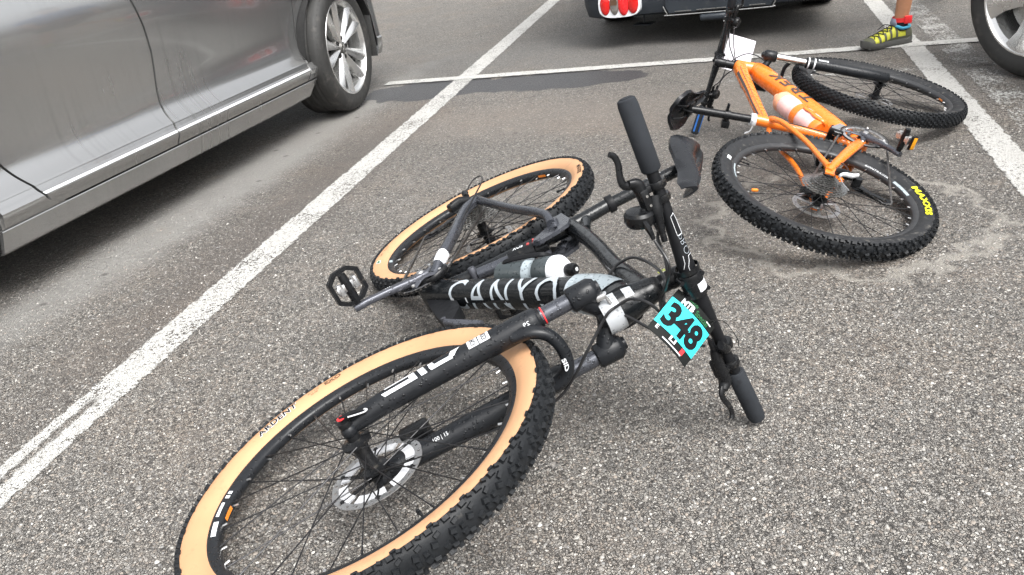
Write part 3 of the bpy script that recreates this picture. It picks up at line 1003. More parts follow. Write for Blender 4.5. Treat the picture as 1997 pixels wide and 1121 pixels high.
# ------------------------------------------------------------------ black full-suspension bike in front
def bike_one():
    q = (-1.250521, -0.023189, -1.789516, -0.064269, 2.278028, 0.131482)
    g = Geo(1.11437, .43882, .04819, 1.19483, .04023, .48528, .17832, .05444, .34932, .02833, .0233, .03398)
    bike = thing('mountain_bike', 'black full-suspension mountain bike with tan-walled tyres lying on its side in front', 'bicycle', root_matrix(q, 1.), 'mountain bikes lying on the tarmac')
    B = bike
    I4 = Matrix()
    fm = g.wheel_m()
    common = dict(rim=mt['rim'], side=mt['tan'], rubber=mt['rubber'], tread='ramp', pitch=72, spokes=28)
    rw, rsw, rrim = make_wheel('rear_wheel', B, I4, dict(common, seed=1, hubw=.070, flange=(.034, -.020), valve=R(89)))
    fw_, fsw, frim = make_wheel('front_wheel', B, fm, dict(common, seed=2, hubw=.050, flange=(.030, -.032), valve=R(40)))
    # print on the sidewalls
    uc = lambda L: frange(-L, L, 14)
    letters('ARDENT', fsw(R(-125), .325), .016, 'tyre_lettering', mt['ink_white'], fw_, sx=1.05, bold=.06, ucuts=uc(.06), cuts=[.004, .009], shear=.2, space=1.1)
    letters('ARDENT', fsw(R(-125), .325, .0014), .016, 'tyre_lettering', mt['ink_black'], fw_, sx=1.05, bold=.02, ucuts=uc(.06), cuts=[.004, .009], shear=.2, space=1.1)
    letters('EXO', fsw(R(-149.5), .330), .011, 'tyre_lettering', mt['ink_brown'], fw_, sx=1.3, bold=.02, ucuts=uc(.02))
    letters('PROTECTION', fsw(R(-149.5), .327), .0028, 'tyre_lettering', mt['ink_brown'], fw_, ucuts=uc(.02))
    letters('29 x 2.25', fsw(R(-141.3), .3335), .004, 'tyre_lettering', mt['ink_brown'], fw_, sx=1.3, ucuts=uc(.02))
    letters('60 PSI', fsw(R(-141.3), .3265), .004, 'tyre_lettering', mt['ink_brown'], fw_, sx=1.2, ucuts=uc(.02))
    letters('MAXXIS', rsw(R(97), .330), .013, 'tyre_lettering', mt['ink_black'], rw, sx=1.3, bold=.02, ucuts=uc(.06))
    letters('29 x 2.25', rsw(R(-96), .332), .0045, 'tyre_lettering', mt['ink_brown'], rw, sx=1.4, ucuts=uc(.03))
    letters('EXO', rsw(R(-88), .331), .006, 'tyre_lettering', mt['ink_brown'], rw, sx=1.2, ucuts=uc(.02))
    patch(rsw(R(-77), .332), -.013, .013, -.006, .006, 6, 2, 'tyre_label', mt['ink_white'], rw)
    patch(rsw(R(-77), .332, .0012), -.009, .009, -.0035, .0035, 6, 2, 'tyre_label', mt['green_ink'], rw)
    # rim stickers
    patch(frim(R(-68.5), .2955), -.022, .022, -.0035, .0045, 8, 2, 'rim_sticker', mt['ink_white'], fw_)
    patch(frim(R(-79.5), .2975), -.020, .020, -.0022, .003, 8, 2, 'rim_sticker', mt['ink_white'], fw_)
    inner = lambda a0: (lambda u, v: V(.2868*math.cos(a0-u/.287), -.001+v, .2868*math.sin(a0-u/.287)))
    patch(inner(R(-79)), -.018, .018, -.0038, .0038, 8, 1, 'rim_sticker', mt['orange_sticker'], fw_)
    patch(inner(R(142)), -.018, .018, -.0038, .0038, 8, 1, 'rim_sticker', mt['orange_sticker'], rw)
    patch(frim(R(-86.5), .2965), -.004, .004, -.0035, .0035, 3, 2, 'rim_sticker', mt['ink_white'], fw_)
    patch(frim(R(-88.8), .2965), -.004, .004, -.0035, .0035, 3, 2, 'rim_sticker', mt['ink_white'], fw_)
    patch(rrim(R(-77), .2965), -.010, .010, -.004, .005, 4, 2, 'rim_sticker', mt['decal_grey'], rw)
    # rotors, cassette
    rotor(B, fm, .042, .092, 'fins', mt['part_black'])
    rotor(B, I4, .058, .078, 'plain', mt['part_black'])
    cassette(B, [.085, .075, .066, .058, .051, .045, .039, .034, .030, .026, .022], -.022, .0037)
    # main frame ------------------------------------------------
    dtp = cr([(.440, 0, -.040), (.520, 0, .062), (.630, 0, .213), (.745, 0, .372), (.800, 0, .437), (.848, 0, .470), (.889, 0, .489)], 8)
    dtr = [(.035, .037), (.035, .034), (.034, .033), (.034, .032), (.036, .035), (.039, .039), (.042, .042)]
    fr = MB()
    fr.tube(dtp, dtr, 24, up=(0, 1, 0), sq=.82)
    ttp = cr([(.335, 0, .325), (.44, 0, .376), (.56, 0, .422), (.68, 0, .462), (.78, 0, .500), (.872, 0, .530)], 6)
    fr.tube(ttp, [(.0195, .021), (.018, .019), (.017, .018), (.0175, .019), (.021, .024), (.027, .030)], 20, up=(0, 1, 0), sq=.85)
    fr.tube(cr([(.445, 0, -.03), (.425, 0, .06), (.392, 0, .17), (.350, 0, .31), (.322, 0, .37), (.292, 0, .428)], 5), [.022, .019, .018, .020, .0175, .0175], 18)
    fr.tube(cr([(.315, 0, .372), (.345, 0, .372), (.40, 0, .378)], 4), [(.010, .012), (.012, .016), (.010, .010)], 12, up=(0, 1, 0))
    hA, hB = g.A(g.AC+.010, 0), g.A(g.AC+.118, 0)
    fr.tube([hA, hA+g.u*.02, hA+g.u*.05, hB-g.u*.02, hB], [.0380, .0400, .0370, .0290, .0255], 28)
    # throat gusset between top and down tube
    fr.tube(cr([(.745, 0, .385), (.775, 0, .448), (.80, 0, .480)], 4), [(.014, .02), (.022, .034), (.016, .02)], 12, up=(0, 1, 0))
    fr.tube([(.435, -.040, -.048), (.435, .040, -.048)], [.030, .030], 20)
    frame = fr.build('frame', mt['frame_black'], B, ang=50)
    # painted bands near the head tube: slightly larger sleeves
    path = [np.asarray(p, float) for p in dtp]
    seglen = np.concatenate([[0], np.cumsum([np.linalg.norm(path[i+1]-path[i]) for i in range(len(path)-1)])])
    def at(s_):
        c = V(*[np.interp(s_, seglen, [p[k] for p in path]) for k in range(3)])
        c2 = V(*[np.interp(s_+.004, seglen, [p[k] for p in path]) for k in range(3)])
        return c, unit(c2-c)
    def rad(s_):
        x = s_/seglen[-1]
        qq = np.array(dtr)
        xs = np.linspace(0, 1, len(qq))
        return np.interp(x, xs, qq[:, 0]), np.interp(x, xs, qq[:, 1])
    def dt_surface(lift=.0008):
        def fn(s_, th):      # th = 0 faces the drive side, + towards the top tube
            c, t = at(s_)
            n_ = unit(np.cross(V(0, 1, 0), t))*-1.
            if n_[2]*t[0]-n_[0]*t[2] < 0: n_ = -n_
            ry, rn = rad(s_)
            cy, sn = math.cos(th), math.sin(th)
            cy2 = math.copysign(abs(cy)**.82, cy)
            sn2 = math.copysign(abs(sn)**.82, sn)
            return c-V(0, 1, 0)*cy2*(ry+lift)+n_*sn2*(rn+lift)
        return fn
    fs_ = dt_surface()
    def band(a, b, slant, name, m, lift=.0008, t0=-2.9, t1=.9):
        f2 = dt_surface(lift)
        patch(lambda u_, v_: f2(u_+slant*v_, v_), a, b, t0, t1, 6, 18, name, m, frame)
    band(.535, .672, -.010, 'frame_decal', mt['decal_grey'], .0009)
    def ht_band(a, b, m, arc=None):
        rr = lambda x: float(np.interp(x, [0, .02, .05, .088, .108], [.0380, .0400, .0370, .0290, .0255]))+.0009
        pr_ = [(rr(a+(b-a)*i/4), a+(b-a)*i/4) for i in range(5)]
        MB().lathe(pr_, hA, g.u, n=32, arc=arc, ref=(0, -1, 0)).build('frame_decal', m, frame)
    ht_band(.001, .036, mt['decal_pale'])
    ht_band(.052, .070, mt['decal_pale'], (-1.5, .9))
    # lettering wraps round the down tube, cut by one dark stripe
    letters('CANYON', lambda u_, v_: fs_(.358+u_, -2.2+v_/.031), .078, 'frame_lettering', mt['ink_grey'], frame, sx=.88, bold=.0, cuts=frange(.004, .08, 16), ucuts=frange(-.17, .17, 24), drop=(.0195, .0235), space=1.28)
    patch(fs_, .125, .138, -1.75, -1.35, 2, 3, 'frame_sticker', mt['ink_white'], frame)
    patch(fs_, .185, .190, -1.6, -1.3, 2, 3, 'frame_sticker', mt['ink_white'], frame)
    # lower guard below the bottom bracket and the small cover lever
    MB().prism([(.47, -.055), (.55, -.018), (.655, .040), (.672, .060), (.655, .072), (.60, .075), (.50, .03), (.455, -.02)], .030, (0, .010, 0), (1, 0, 0), (0, 0, 1)).build('lower_guard', mt['matt_black'], B)
    MB().tube(cr([(.662, -.004, .052), (.69, 0, .10), (.715, .006, .152)], 4), [(.007, .009), (.010, .007), (.007, .006)], 10).lathe([(0, -.012), (.006, -.012), (.006, .012), (0, .012)], (.662, -.004, .052), n=10).build('guard_lever', mt['crank'], B)
    # seat stay, chain stay, rocker (drive and far side)
    st = MB()
    for sg in (-1, 1):
        st = MB()
        st.tube(cr([(.012, sg*.071, .030), (.11, sg*.069, .097), (.22, sg*.064, .180), (.30, sg*.060, .248), (.350, sg*.052, .288), (.386, sg*.038, .300)], 5), [(.0135, .011), (.0125, .0105), (.0125, .0105), (.013, .011), (.015, .012)], 14, up=(0, 1, 0), sq=.8)
        st.tube(cr([(.060, sg*.074, .012), (.022, sg*.073, .028), (.012, sg*.071, .030)], 4), [(.012, .009), (.013, .012), (.012, .010)], 14, up=(0, 1, 0))
        st.build('seat_stay', mt['matt_black'] if sg > 0 else mt['stay'], B)
        cs = MB()
        cs.tube(cr([(.020, sg*.073, .024), (.075, sg*.074, .006), (.16, sg*.073, .006), (.27, sg*.070, .008), (.37, sg*.058, -.006), (.425, sg*.040, -.022)], 5), [(.0145, .015), (.0165, .0135), (.016, .013), (.016, .013), (.016, .013), (.015, .013)], 16, up=(0, 1, 0), sq=.8)
        cso = cs.build('chain_stay', mt['stay'], B)
        if sg < 0: MB().tube(cr([(.352, -.0605, -.003), (.372, -.0575, -.007), (.392, -.052, -.012)], 3), [(.0168, .0142), (.0170, .0145), (.0160, .0140)], 16, up=(0, 1, 0), sq=.8).build('stay_guard', mt['decal_white'], cso)
        rk = MB()
        poly = [(.320, .318), (.335, .292), (.388, .283), (.425, .262), (.455, .256), (.462, .276), (.440, .318), (.415, .345), (.385, .348)]
        c = np.mean(poly, 0)
        hole = []
        for k in range(len(poly)):
            a = math.atan2(poly[k][1]-c[1], poly[k][0]-c[0])
            hole.append((c[0]+.012+.013*math.cos(a), c[1]+.006+.013*math.sin(a)))
        rk.prism(poly, .009, (0, sg*.031, 0), (1, 0, 0), (0, 0, 1), hole=hole)
        rk.lathe([(0, -.012), (.014, -.012), (.016, -.006), (.016, .008), (.013, .010), (0, .010)], (.372, sg*.034, .300), n=18)
        rk.lathe([(0, -.008), (.009, -.008), (.009, .008), (0, .008)], (.449, sg*.031, .268), n=14)
        rk.build('rocker_link', mt['stay'], B)
    # shock between rocker and down tube
    sh = MB()
    a, b = V(.428, -.006, .272), V(.446, -.006, .082)
    d = unit(b-a)
    sh.tube([a-d*.01, a+d*.02, a+d*.022, a+d*.085, a+d*.09], [.013, .016, .023, .024, .022], 20)
    sho = sh.build('shock', mt['part_black'], B)
    MB().rod(a+d*.088, b-d*.012, .016, 18).build('shock_shaft', mt['stay'], sho)
    MB().lathe([(0, -.024), (.009, -.024), (.011, -.018), (.011, .018), (.009, .024), (0, .024)], b, n=14).build('shock_mount', mt['crank'], sho)
    MB().lathe([(0, -.022), (.010, -.022), (.010, .022), (0, .022)], a, n=14).build('shock_mount', mt['crank'], sho)
    MB().box(a+d*.035+V(0, -.021, 0), (.008, .008, .012), d, (0, 1, 0), bev=.002).rod(a+d*.022+V(.004, -.016, 0), a+d*.018+V(.006, -.03, .003), .004, 10).build('shock_dial', mt['red_dull'], sho)
    letters('FOX', lambda u_, v_: a+d*(.062)+V(0, -math.cos(v_/.0205-.4), 0)*.0246+np.cross(d, V(0, 1, 0))*math.sin(v_/.0205-.4)*.0246+d*u_, .014, 'shock_lettering', mt['ink_white'], sho, sx=.7, cuts=frange(0, .014, 5), bold=.02)
    # seat post, collar, saddle
    pt_ = V(.234, 0, .612)
    sd_ = unit(pt_-V(.292, 0, .428))
    MB().tube([V(.300, 0, .40), pt_], [.0158, .0158], 18).build('seat_post', mt['frame_black'], B)
    cl = MB().lathe([(.016, -.009), (.0215, -.009), (.0225, -.007), (.0225, .007), (.0215, .009), (.016, .009)], (.289, 0, .436), sd_, n=22)
    cl.box((.268, -.004, .432), (.014, .016, .014), sd_, (0, 1, 0), bev=.003)
    cl.build('seat_clamp', mt['matt_black'], B)
    fn_post = lambda u_, v_: V(.262, 0, .522)+sd_*u_+V(0, -1, 0)*math.cos(v_/.0164)*.0165+np.cross(sd_, V(0, 1, 0))*math.sin(v_/.0164)*.0165
    letters('PRO', lambda u_, v_: fn_post(.035-u_, .007-v_), .014, 'post_lettering', mt['ink_white'], B, sx=1.1, cuts=frange(0, .014, 5), bold=-.03)
    saddle(B, saddle_fn((.262, 0, .672), -.02, .275, .150, .050), V(.240, 0, .632), mt['saddle'], pt_)
    # fork ------------------------------------------------------
    F = g.F
    cw = MB()
    for sg in (-1, 1):
        y = sg*.064
        cw.tube([F(.452, .012, y), F(.456, .012, y), F(.498, .012, y), F(.508, .012, y)], [.0195, .0235, .0240, .018], 22)
        cw.tube(cr([F(.478, .012, sg*.056), F(.484, .008, sg*.042), F(.497, -.001, sg*.022), F(.506, -.004, 0)], 5), [(.022, .020), (.018, .019), (.017, .022), (.0175, .026)], 16, up=g.u)
        cw.lathe([(0, 0), (.013, 0), (.014, -.004), (.012, .006), (0, .007)], F(.508, .012, y), g.u, n=16)
    cw.tube([F(.488, 0, 0), F(.505, 0, 0), F(.515, 0, 0)], [.022, .030, .031], 22)
    cro = cw.build('fork_crown', mt['fork_black'], B, ang=60)
    MB().box(F(.506, .028, -.050), (.020, .012, .012), g.u, (0, 1, 0), bev=.003).rod(F(.515, .028, -.045), F(.518, .030, -.030), .003, 8).build('lockout_stop', mt['steel'], cro)
    for sg in (-1, 1):
        y = sg*.064
        o = MB().rod(F(.36, .012, y), F(.47, .012, y), .0160, 22).build('stanchion', mt['stay'], B)
        if sg < 0:
            MB().lathe([(.0161, -.0013), (.0172, -.0013), (.0172, .0013), (.0161, .0013)], F(.400, .012, y), g.S@g.u, n=24, closed=True).build('travel_ring', mt['red'], o)
            un, fn_, yn = g.dirs()
            tx = lambda u_, v_: F(.385, .012, y)+un*u_+unit(-yn*math.cos(v_/.0165+.75)+fn_*math.sin(v_/.0165+.75))*.0164
            letters('30 25 20 15 10', lambda u_, v_: tx(-u_, .002-v_), .004, 'fork_lettering', mt['ink_white'], o, sx=.8)
    lo = MB()
    for sg in (-1, 1):
        y = sg*.064
        lo.tube([F(.390, .012, y), F(.386, .012, y), F(.372, .012, y), F(.33, .0125, y), F(.20, .013, y), F(.07, .016, y*.98), F(.028, .022, y*.95), F(.004, .032, y*.92)], [.0185, .0230, .0242, .0242, .0232, .0212, .0198, .0138], 22)
        lo.ball(F(0, .038, y*.90), .0155, 14)
        lo.tube(cr([F(.338, .020, y*.96), F(.366, .036, y*.92), F(.388, .046, y*.70), F(.399, .050, y*.35), F(.402, .051, 0)], 5), [(.024, .014), (.020, .013), (.015, .012), (.013, .012), (.0125, .012)], 14, up=g.f)
    lob = lo.build('fork_lowers', mt['fork_black'], B, ang=60)
    wp = MB()
    for sg in (-1, 1): wp.lathe([(.0162, 0), (.0195, 0), (.019, .005), (.0165, .006)], F(.389, .012, sg*.064), g.S@g.u, n=22)
    wp.build('fork_seals', mt['matt_black'], lob)
    un, fn_, yn = g.dirs()
    # lettering on the drive-side leg, reading from the crown down
    def leg(sgy, th0, lift=.0008):
        def fn(a_, v_):
            r_ = float(np.interp(a_, [.07, .20, .33], [.0212, .0232, .0242]))+lift
            y_ = sgy*.064*float(np.interp(a_, [.07, .2], [.98, 1]))
            th = th0+v_/r_
            return F(a_, float(np.interp(a_, [.07, .2, .33], [.016, .013, .0125])), y_)+unit(yn*sgy*math.cos(th)+fn_*math.sin(th))*r_
        return fn
    lf = leg(-1, .30)
    # three block glyphs drawn as strokes (u runs down the leg)
    def stroke(poly):
        mb = MB()
        n_ = 8
        (a0, a1), (b0, b1) = poly
        # quad strip between line a and line b, each ((u,v),(u,v))
        vs_ = []
        for i in range(n_+1):
            t = i/n_
            pa = V(a0)*(1-t)+V(a1)*t
            pb = V(b0)*(1-t)+V(b1)*t
            for j in range(4):
                p = pa*(1-j/3)+pb*j/3
                vs_.append(lf(p[0], p[1]))
        mb.add(vs_, [(i*4+j, (i+1)*4+j, (i+1)*4+j+1, i*4+j+1) for i in range(n_) for j in range(3)])
        return mb
    S_ = MB()
    for q_ in [(((.083, .010), (.150, .010)), ((.078, .002), (.146, .002))), (((.088, -.005), (.136, -.005)), ((.084, -.009), (.146, -.009))), (((.136, .010), (.150, .010)), ((.134, -.009), (.146, -.009))),
               (((.158, .010), (.170, .010)), ((.153, -.009), (.165, -.009))),
               (((.178, .010), (.222, .010)), ((.175, .002), (.222, .002))), (((.212, .010), (.226, .006)), ((.222, -.009), (.240, -.009))), (((.178, .010), (.189, .010)), ((.174, -.006), (.184, -.006)))]:
        mb = stroke(q_)
        S_.v, S_.f = S_.v+mb.v, S_.f+[tuple(i+len(S_.v) for i in f_) for f_ in mb.f]
    S_.build('fork_lettering', mt['ink_white'], lob)
    patch(lambda a_, v_: leg(-1, .30, .0008)(a_, v_), .254, .274, -.0105, .0105, 3, 5, 'fork_badge', mt['ink_white'], lob)
    patch(lambda a_, v_: leg(-1, .30, .0008)(a_, v_), .276, .297, -.0105, .0105, 3, 5, 'fork_badge', mt['ink_white'], lob)
    letters('SHOX', lambda u_, v_: leg(-1, .30, .0014)(.264+.0055-v_*1.2, u_), .009, 'fork_lettering', mt['ink_black'], lob, sx=.52, bold=.02, ucuts=frange(-.01, .01, 6))
    letters('ROCK', lambda u_, v_: leg(-1, .30, .0014)(.2865+.0055-v_*1.2, u_), .009, 'fork_lettering', mt['ink_black'], lob, sx=.52, bold=.02, ucuts=frange(-.01, .01, 6))
    lf2 = leg(1, 2.6)
    letters('100 | 15', lambda u_, v_: leg(1, 2.3)(.13+u_, v_), .008, 'fork_lettering', mt['ink_white'], lob, sx=.9, cuts=[.003, .006])
    letters('29', lambda u_, v_: leg(-1, 1.25)(.365-u_, -v_), .008, 'fork_lettering', mt['ink_white'], lob, sx=1.2)
    arch = lambda y_, da, lift=0.: F(.400-abs(y_)*.28+da, .060+lift-abs(y_)*.10, y_)
    letters('SID', lambda u_, v_: F(.394+v_-.004-max(0, u_-.004)*.5, .0645, .018+u_), .008, 'fork_lettering', mt['ink_white'], lob, sx=1.6, bold=.03)
    # axle with quick-release lever on the drive side
    ax = MB().rod(F(0, .040, -.066), F(0, .040, .060), .0085, 14)
    ax.lathe([(0, 0), (.0125, 0), (.0135, -.003), (.0125, -.009), (0, -.011)], F(0, .040, -.070), yn, n=18)
    axo = ax.build('axle', mt['part_black'], B)
    lv = MB()
    p0 = F(.002, .040, -.082)
    lv.tube(cr([p0-un*.004, p0+un*.020+fn_*.006-yn*.004, p0+un*.042+fn_*.012-yn*.002], 4), [(.0085, .0045), (.0075, .004), (.007, .0035)], 10, up=yn)
    lv.build('axle_lever', mt['part_black'], axo)
    MB().tube(cr([p0+un*.012+fn_*.012-yn*.006, p0+un*.042+fn_*.020-yn*.004, p0+un*.046+fn_*.012-yn*.004, p0+un*.016+fn_*.001-yn*.006], 4), .0014, 6).build('axle_lever_rim', mt['ink_white'], axo)
    MB().lathe([(0, 0), (.0085, 0), (.0085, -.0015), (0, -.0018)], p0-un*.002-yn*.004, yn, n=16).build('axle_cap', mt['red'], axo)
    # front caliper on the far leg
    ca = MB().box(F(.085, -.030, .046), (.060, .028, .036), un, fn_, bev=.006).rod(F(.115, -.022, .060), F(.055, -.030, .062), .008, 10).box(F(.11, -.008, .062), (.018, .034, .014), un, fn_, bev=.003)
    ca.build('brake_caliper', mt['part_black'], B)
    rc = MB().box((.085, .060, .050), (.060, .034, .030), unit((1, 0, .7)), (0, 1, 0), bev=.006).rod((.11, .066, .068), (.07, .066, .03), .008, 10)
    rc.build('brake_caliper', mt['part_black'], B)
    # headset spacers with small yellow-green mark
    MB().lathe([(.016, 0), (.0235, 0), (.0215, .012), (.018, .016), (.018, .058), (.016, .058)], g.A(g.AC+.118, 0), g.u, n=24).build('headset', mt['part_black'], B)
    # cockpit ---------------------------------------------------
    hbo, stem_ = cockpit(B, g, dict(bar=mt['matt_black'], gr=.0178, gripm=mt['grip'], stem=mt['part_black']))
    barf = lambda y0, th0: (lambda u_, v_: (lambda y_: g.bar(y_)+unit(un*math.cos(th0+v_/.0158)+fn_*math.sin(th0+v_/.0158))*(float(np.interp(abs(y_), [.03, .05, .09, .13, .2], [.0159, .0155, .013, .0113, .0111]))+.0008))(y0+u_))
    def outline(name, pts, y0, th0, wdt=.00055):
        mb = MB()
        f_ = barf(y0, th0)
        p = []
        for i in range(len(pts)-1):
            for k in range(4):
                t = k/4
                p.append(f_(*(V(pts[i])*(1-t)+V(pts[i+1])*t)))
        p.append(f_(*pts[-1]))
        mb.tube(p, wdt, 5)
        return mb.build(name, mt['ink_white'], hbo)
    TH = 1.05
    outline('bar_lettering', [(-.034, -.002), (-.030, .008), (.006, .008), (.006, -.006), (-.024, -.006), (-.034, -.002)], -.105, TH)
    letters('PRO', lambda u_, v_: barf(-.080, TH)(u_, v_-.007), .015, 'bar_lettering', mt['ink_grey'], hbo, sx=1.0, bold=-.03, cuts=frange(0, .015, 5))
    outline('bar_lettering', [(.0, -.007), (.0, .002), (.008, .004), (.018, .009), (.030, .009)], -.058, TH)
    outline('bar_lettering', [(-.004, .012), (.010, .013), (.02, .018)], -.058, TH)
    patch(lambda u_, v_: g.bar(.004+u_)+unit(un*math.cos(v_)+fn_*math.sin(v_))*.0224, -.009, .009, -.2, 1.5, 2, 10, 'stem_sticker', mt['ink_white'], stem_)
    MB().lathe([(.0215, -.005), (.0225, -.005), (.0225, .005), (.0215, .005)], g.bar(-.030), yn, n=20, closed=True).build('bar_collar', mt['part_black'], hbo)
    letters('M5', lambda u_, v_: g.F(.635+u_, -.012+v_, -.0205), .009, 'stem_lettering', mt['yellowgreen'], stem_, bold=.02)
    cR = brake_lever(B, g, -.196, -1, dict(tilt=1.35))
    cL = brake_lever(B, g, .196, 1, dict(tilt=.95))
    # shifter and lockout pod on the drive side
    c = g.bar(-.170)
    sh = MB()
    sh.lathe([(.0112, -.006), (.0160, -.006), (.0165, -.004), (.0165, .004), (.0160, .006), (.0112, .006)], c, yn, n=18)
    sh.tube(cr([c-un*.012+fn_*.006+yn*(-.012), c-un*.020+fn_*.012+yn*.012, c-un*.024+fn_*.016+yn*.036], 4), [.012, .0125, .008], 14)
    sh.tube([c-un*.024+fn_*.016+yn*.034, c-un*.027+fn_*.018+yn*.052, c-un*.029+fn_*.02+yn*.068], [.0075, .0062, .0052], 12)
    pc = c-un*.050+fn_*.004+yn*.012
    pa = unit(-un*.55-fn_*.2-yn*.1)
    sh.lathe([(0, -.014), (.023, -.014), (.027, -.007), (.027, .007), (.023, .012), (.012, .014), (0, .014)], pc, unit(un*.25+fn_*.1-yn*.95), n=26)
    sh.tube([pc, c-un*.018+fn_*.006], [(.014, .012), (.010, .010)], 12)
    sh.tube(cr([pc+fn_*.014, pc+fn_*.03+yn*.014, pc+fn_*.034+yn*.034], 4), [(.006, .009), (.006, .008), (.004, .007)], 10)
    sho_ = sh.build('shifter', mt['part_black'], B)
    MB().lathe([(0, 0), (.004, 0), (.004, .002), (0, .002)], pc+yn*.013+fn_*.004, yn, n=10).build('shifter_bolt', mt['chrome'], sho_)
    c = g.bar(.150)
    MB().lathe([(.0113, -.008), (.0190, -.008), (.0205, -.005), (.0205, .005), (.0190, .008), (.0113, .008)], c, yn, n=20).tube(cr([c+fn_*.016, c+fn_*.034-un*.006-yn*.01, c+fn_*.044-un*.014-yn*.028], 4), [(.009, .011), (.010, .010), (.006, .010)], 12).build('remote_lever', mt['part_black'], B)
    # hoses and housings (fork coordinates)
    Fp = lambda *L: [F(*x) for x in L]
    e = cR[4]
    K = (.586, .070, .055)
    cables(B, [
        [e]+Fp((.640, .045, -.105), (.630, .074, -.07), (.616, .070, -.03), (.602, .054, .0), K, (.62, .05, .11), (.64, .05, .13)),
        Fp((.630, .060, -.112), (.628, .095, -.075), (.612, .074, -.03), (.598, .052, .0), (.580, .072, .045), (.556, .082, .025), (.536, .045, .005), (.513, .016, -.018), (.500, .015, -.046)),
        [cL[4]]+Fp((.635, .06, .09), (.60, .080, .045), (.585, .082, .01), (.571, .082, -.022), (.551, .052, -.03), (.522, .040, -.024), (.503, .041, -.02), (.476, .040, 0), (.434, .044, .03), (.394, .044, .062), (.34, .040, .088), (.22, .020, .090), (.13, -.010, .075)),
        Fp(K, (.605, .054, .0), (.624, .040, -.03), (.628, -.036, -.03), (.615, -.102, -.03), (.587, -.131, -.02), (.560, -.128, -.01)),
    ], .0029)
    # rear drivetrain -------------------------------------------
    k = -.91518
    pr, pl, d, e_ = crankset(B, g, k, .070, 34, mt['crank'])
    letters('TURBINE', lambda u_, v_: g.BB+d*(.105+u_)+e_*(v_-.004)+V(0, -.0768-.06*u_, 0), .008, 'crank_lettering', mt['ink_white'], B, sx=1.1)
    # pedal platform tilted as it hangs
    pe1 = unit(d*1.+e_*.15)
    pedal(B, pr, V(0, -1, 0), pe1, np.cross(V(0, -1, 0), pe1), mt['part_black'])
    pedal(B, pl, V(0, 1, 0), d, e_, mt['part_black'])
    J2, J1 = (.128, -.108), (.066, -.052)
    dr = MB()
    dr.tube(cr([(.012, -.080, .006), (.030, -.090, -.016), (.050, -.092, -.036)], 4), [(.013, .011), (.016, .013), (.014, .012)], 14, up=(0, 1, 0))
    dr.box((.040, -.088, -.030), (.048, .028, .030), unit((.7, 0, -.7)), (0, 1, 0), bev=.007)
    dr.tube(cr([(.012, -.094, .004), (-.010, -.100, -.006), (-.022, -.094, -.002)], 4), [.009, .009, .006], 12)
    dro = dr.build('derailleur', mt['part_black'], B)
    cg = MB()
    for y in (-.062, -.052): cg.tube([V(J1[0]-.004, y, J1[1]), V((J1[0]+J2[0])/2, y, (J1[1]+J2[1])/2+.006), V(J2[0], y, J2[1])], [(.016, .0012), (.011, .0012), (.012, .0012)], 10, up=unit((.7, 0, .7)))
    cg.build('derailleur_cage', mt['part_black'], dro)
    for J in (J1, J2):
        jm = MB()
        gear(jm, -.057, .020, 12, .003, .006, o=J, depth=.004)
        jm.build('jockey_wheel', mt['matt_black'], dro, ang=20)
    cables(B, [[(.30, -.066, .02), (.15, -.078, .018), (.03, -.088, .03), (-.08, -.094, .035), (-.15, -.094, .02), (-.168, -.094, .002), (-.14, -.096, -.008), (-.07, -.098, -.006), (-.018, -.097, -.002)]], .0024)
    ych = -.052
    bbc = (g.BB[0], g.BB[2])
    path = arcpts((0, 0), .040, 250, 95, -.040) + arcpts(bbc, .070, 92, -100, -.047, 24) + arcpts(J2, .022, -60, -190, -.056, 8) + arcpts(J1, .022, -20, 60, -.056, 6) + arcpts((0, 0), .040, 290, 262, -.042, 4)
    chain(B, path, mt['chain'])
    MB().tube(cr([(.455, -.058, .030), (.475, -.056, .022), (.492, -.052, .000), (.488, -.05, -.02)], 4), [(.004, .008), (.005, .009), (.005, .009), (.003, .006)], 10).build('chain_guide', mt['part_black'], B)
    # bottle cage
    axis = unit(V(.603, 0, .352)-V(.505, 0, .190))
    bc = MB()
    c0 = V(.5125, 0, .184)+axis*.028
    nrm = unit(np.cross(axis, V(0, 1, 0)))
    for sg in (-1, 1):
        bc.tube(cr([c0-axis*.03+V(0, sg*.02, 0), c0-axis*.01+V(0, sg*.039, 0), c0+axis*.09+V(0, sg*.040, 0)+nrm*.012, c0+axis*.10+V(0, sg*.02, 0)+nrm*.036], 5), [(.003, .006)]*4, 8)
    bc.build('bottle_cage', mt['matt_black'], B)
    # ---- water bottle (rests in the cage: a thing of its own)
    bw_ = bike.matrix_world
    bot = thing('water_bottle', 'dark grey water bottle with white screw cap held in the black bike frame', 'bottle', bw_.copy(), 'water bottles in bicycle cages')
    pb = [(0, -.045), (.030, -.045), (.0345, -.041), (.0350, 0), (.0350, .055), (.0315, .066), (.0315, .076), (.0352, .084), (.0355, .120), (.034, .128)]
    MB().lathe(pb, c0, axis, n=36).build('bottle_body', mt['bottle_dark'], bot)
    MB().lathe([(.0354, .050), (.0354, .0555), (.0319, .066), (.0319, .076), (.0352, .083)], c0, axis, n=30, arc=(2.2, 4.6), ref=(0, 1, 0)).build('bottle_label', mt['decal_grey'], bot)
    cap = MB().lathe([(.0335, .128), (.0355, .130), (.0355, .143), (.031, .150), (.029, .150), (.028, .154), (.023, .156), (.021, .160), (.013, .163), (.013, .166)], c0, axis, n=40).build('screw_cap', mt['bottle_white'], bot)
    MB().lathe([(.013, .164), (.0145, .168), (.0145, .182), (.011, .190), (0, .192)], c0, axis, n=24).build('nozzle', mt['part_black'], cap)
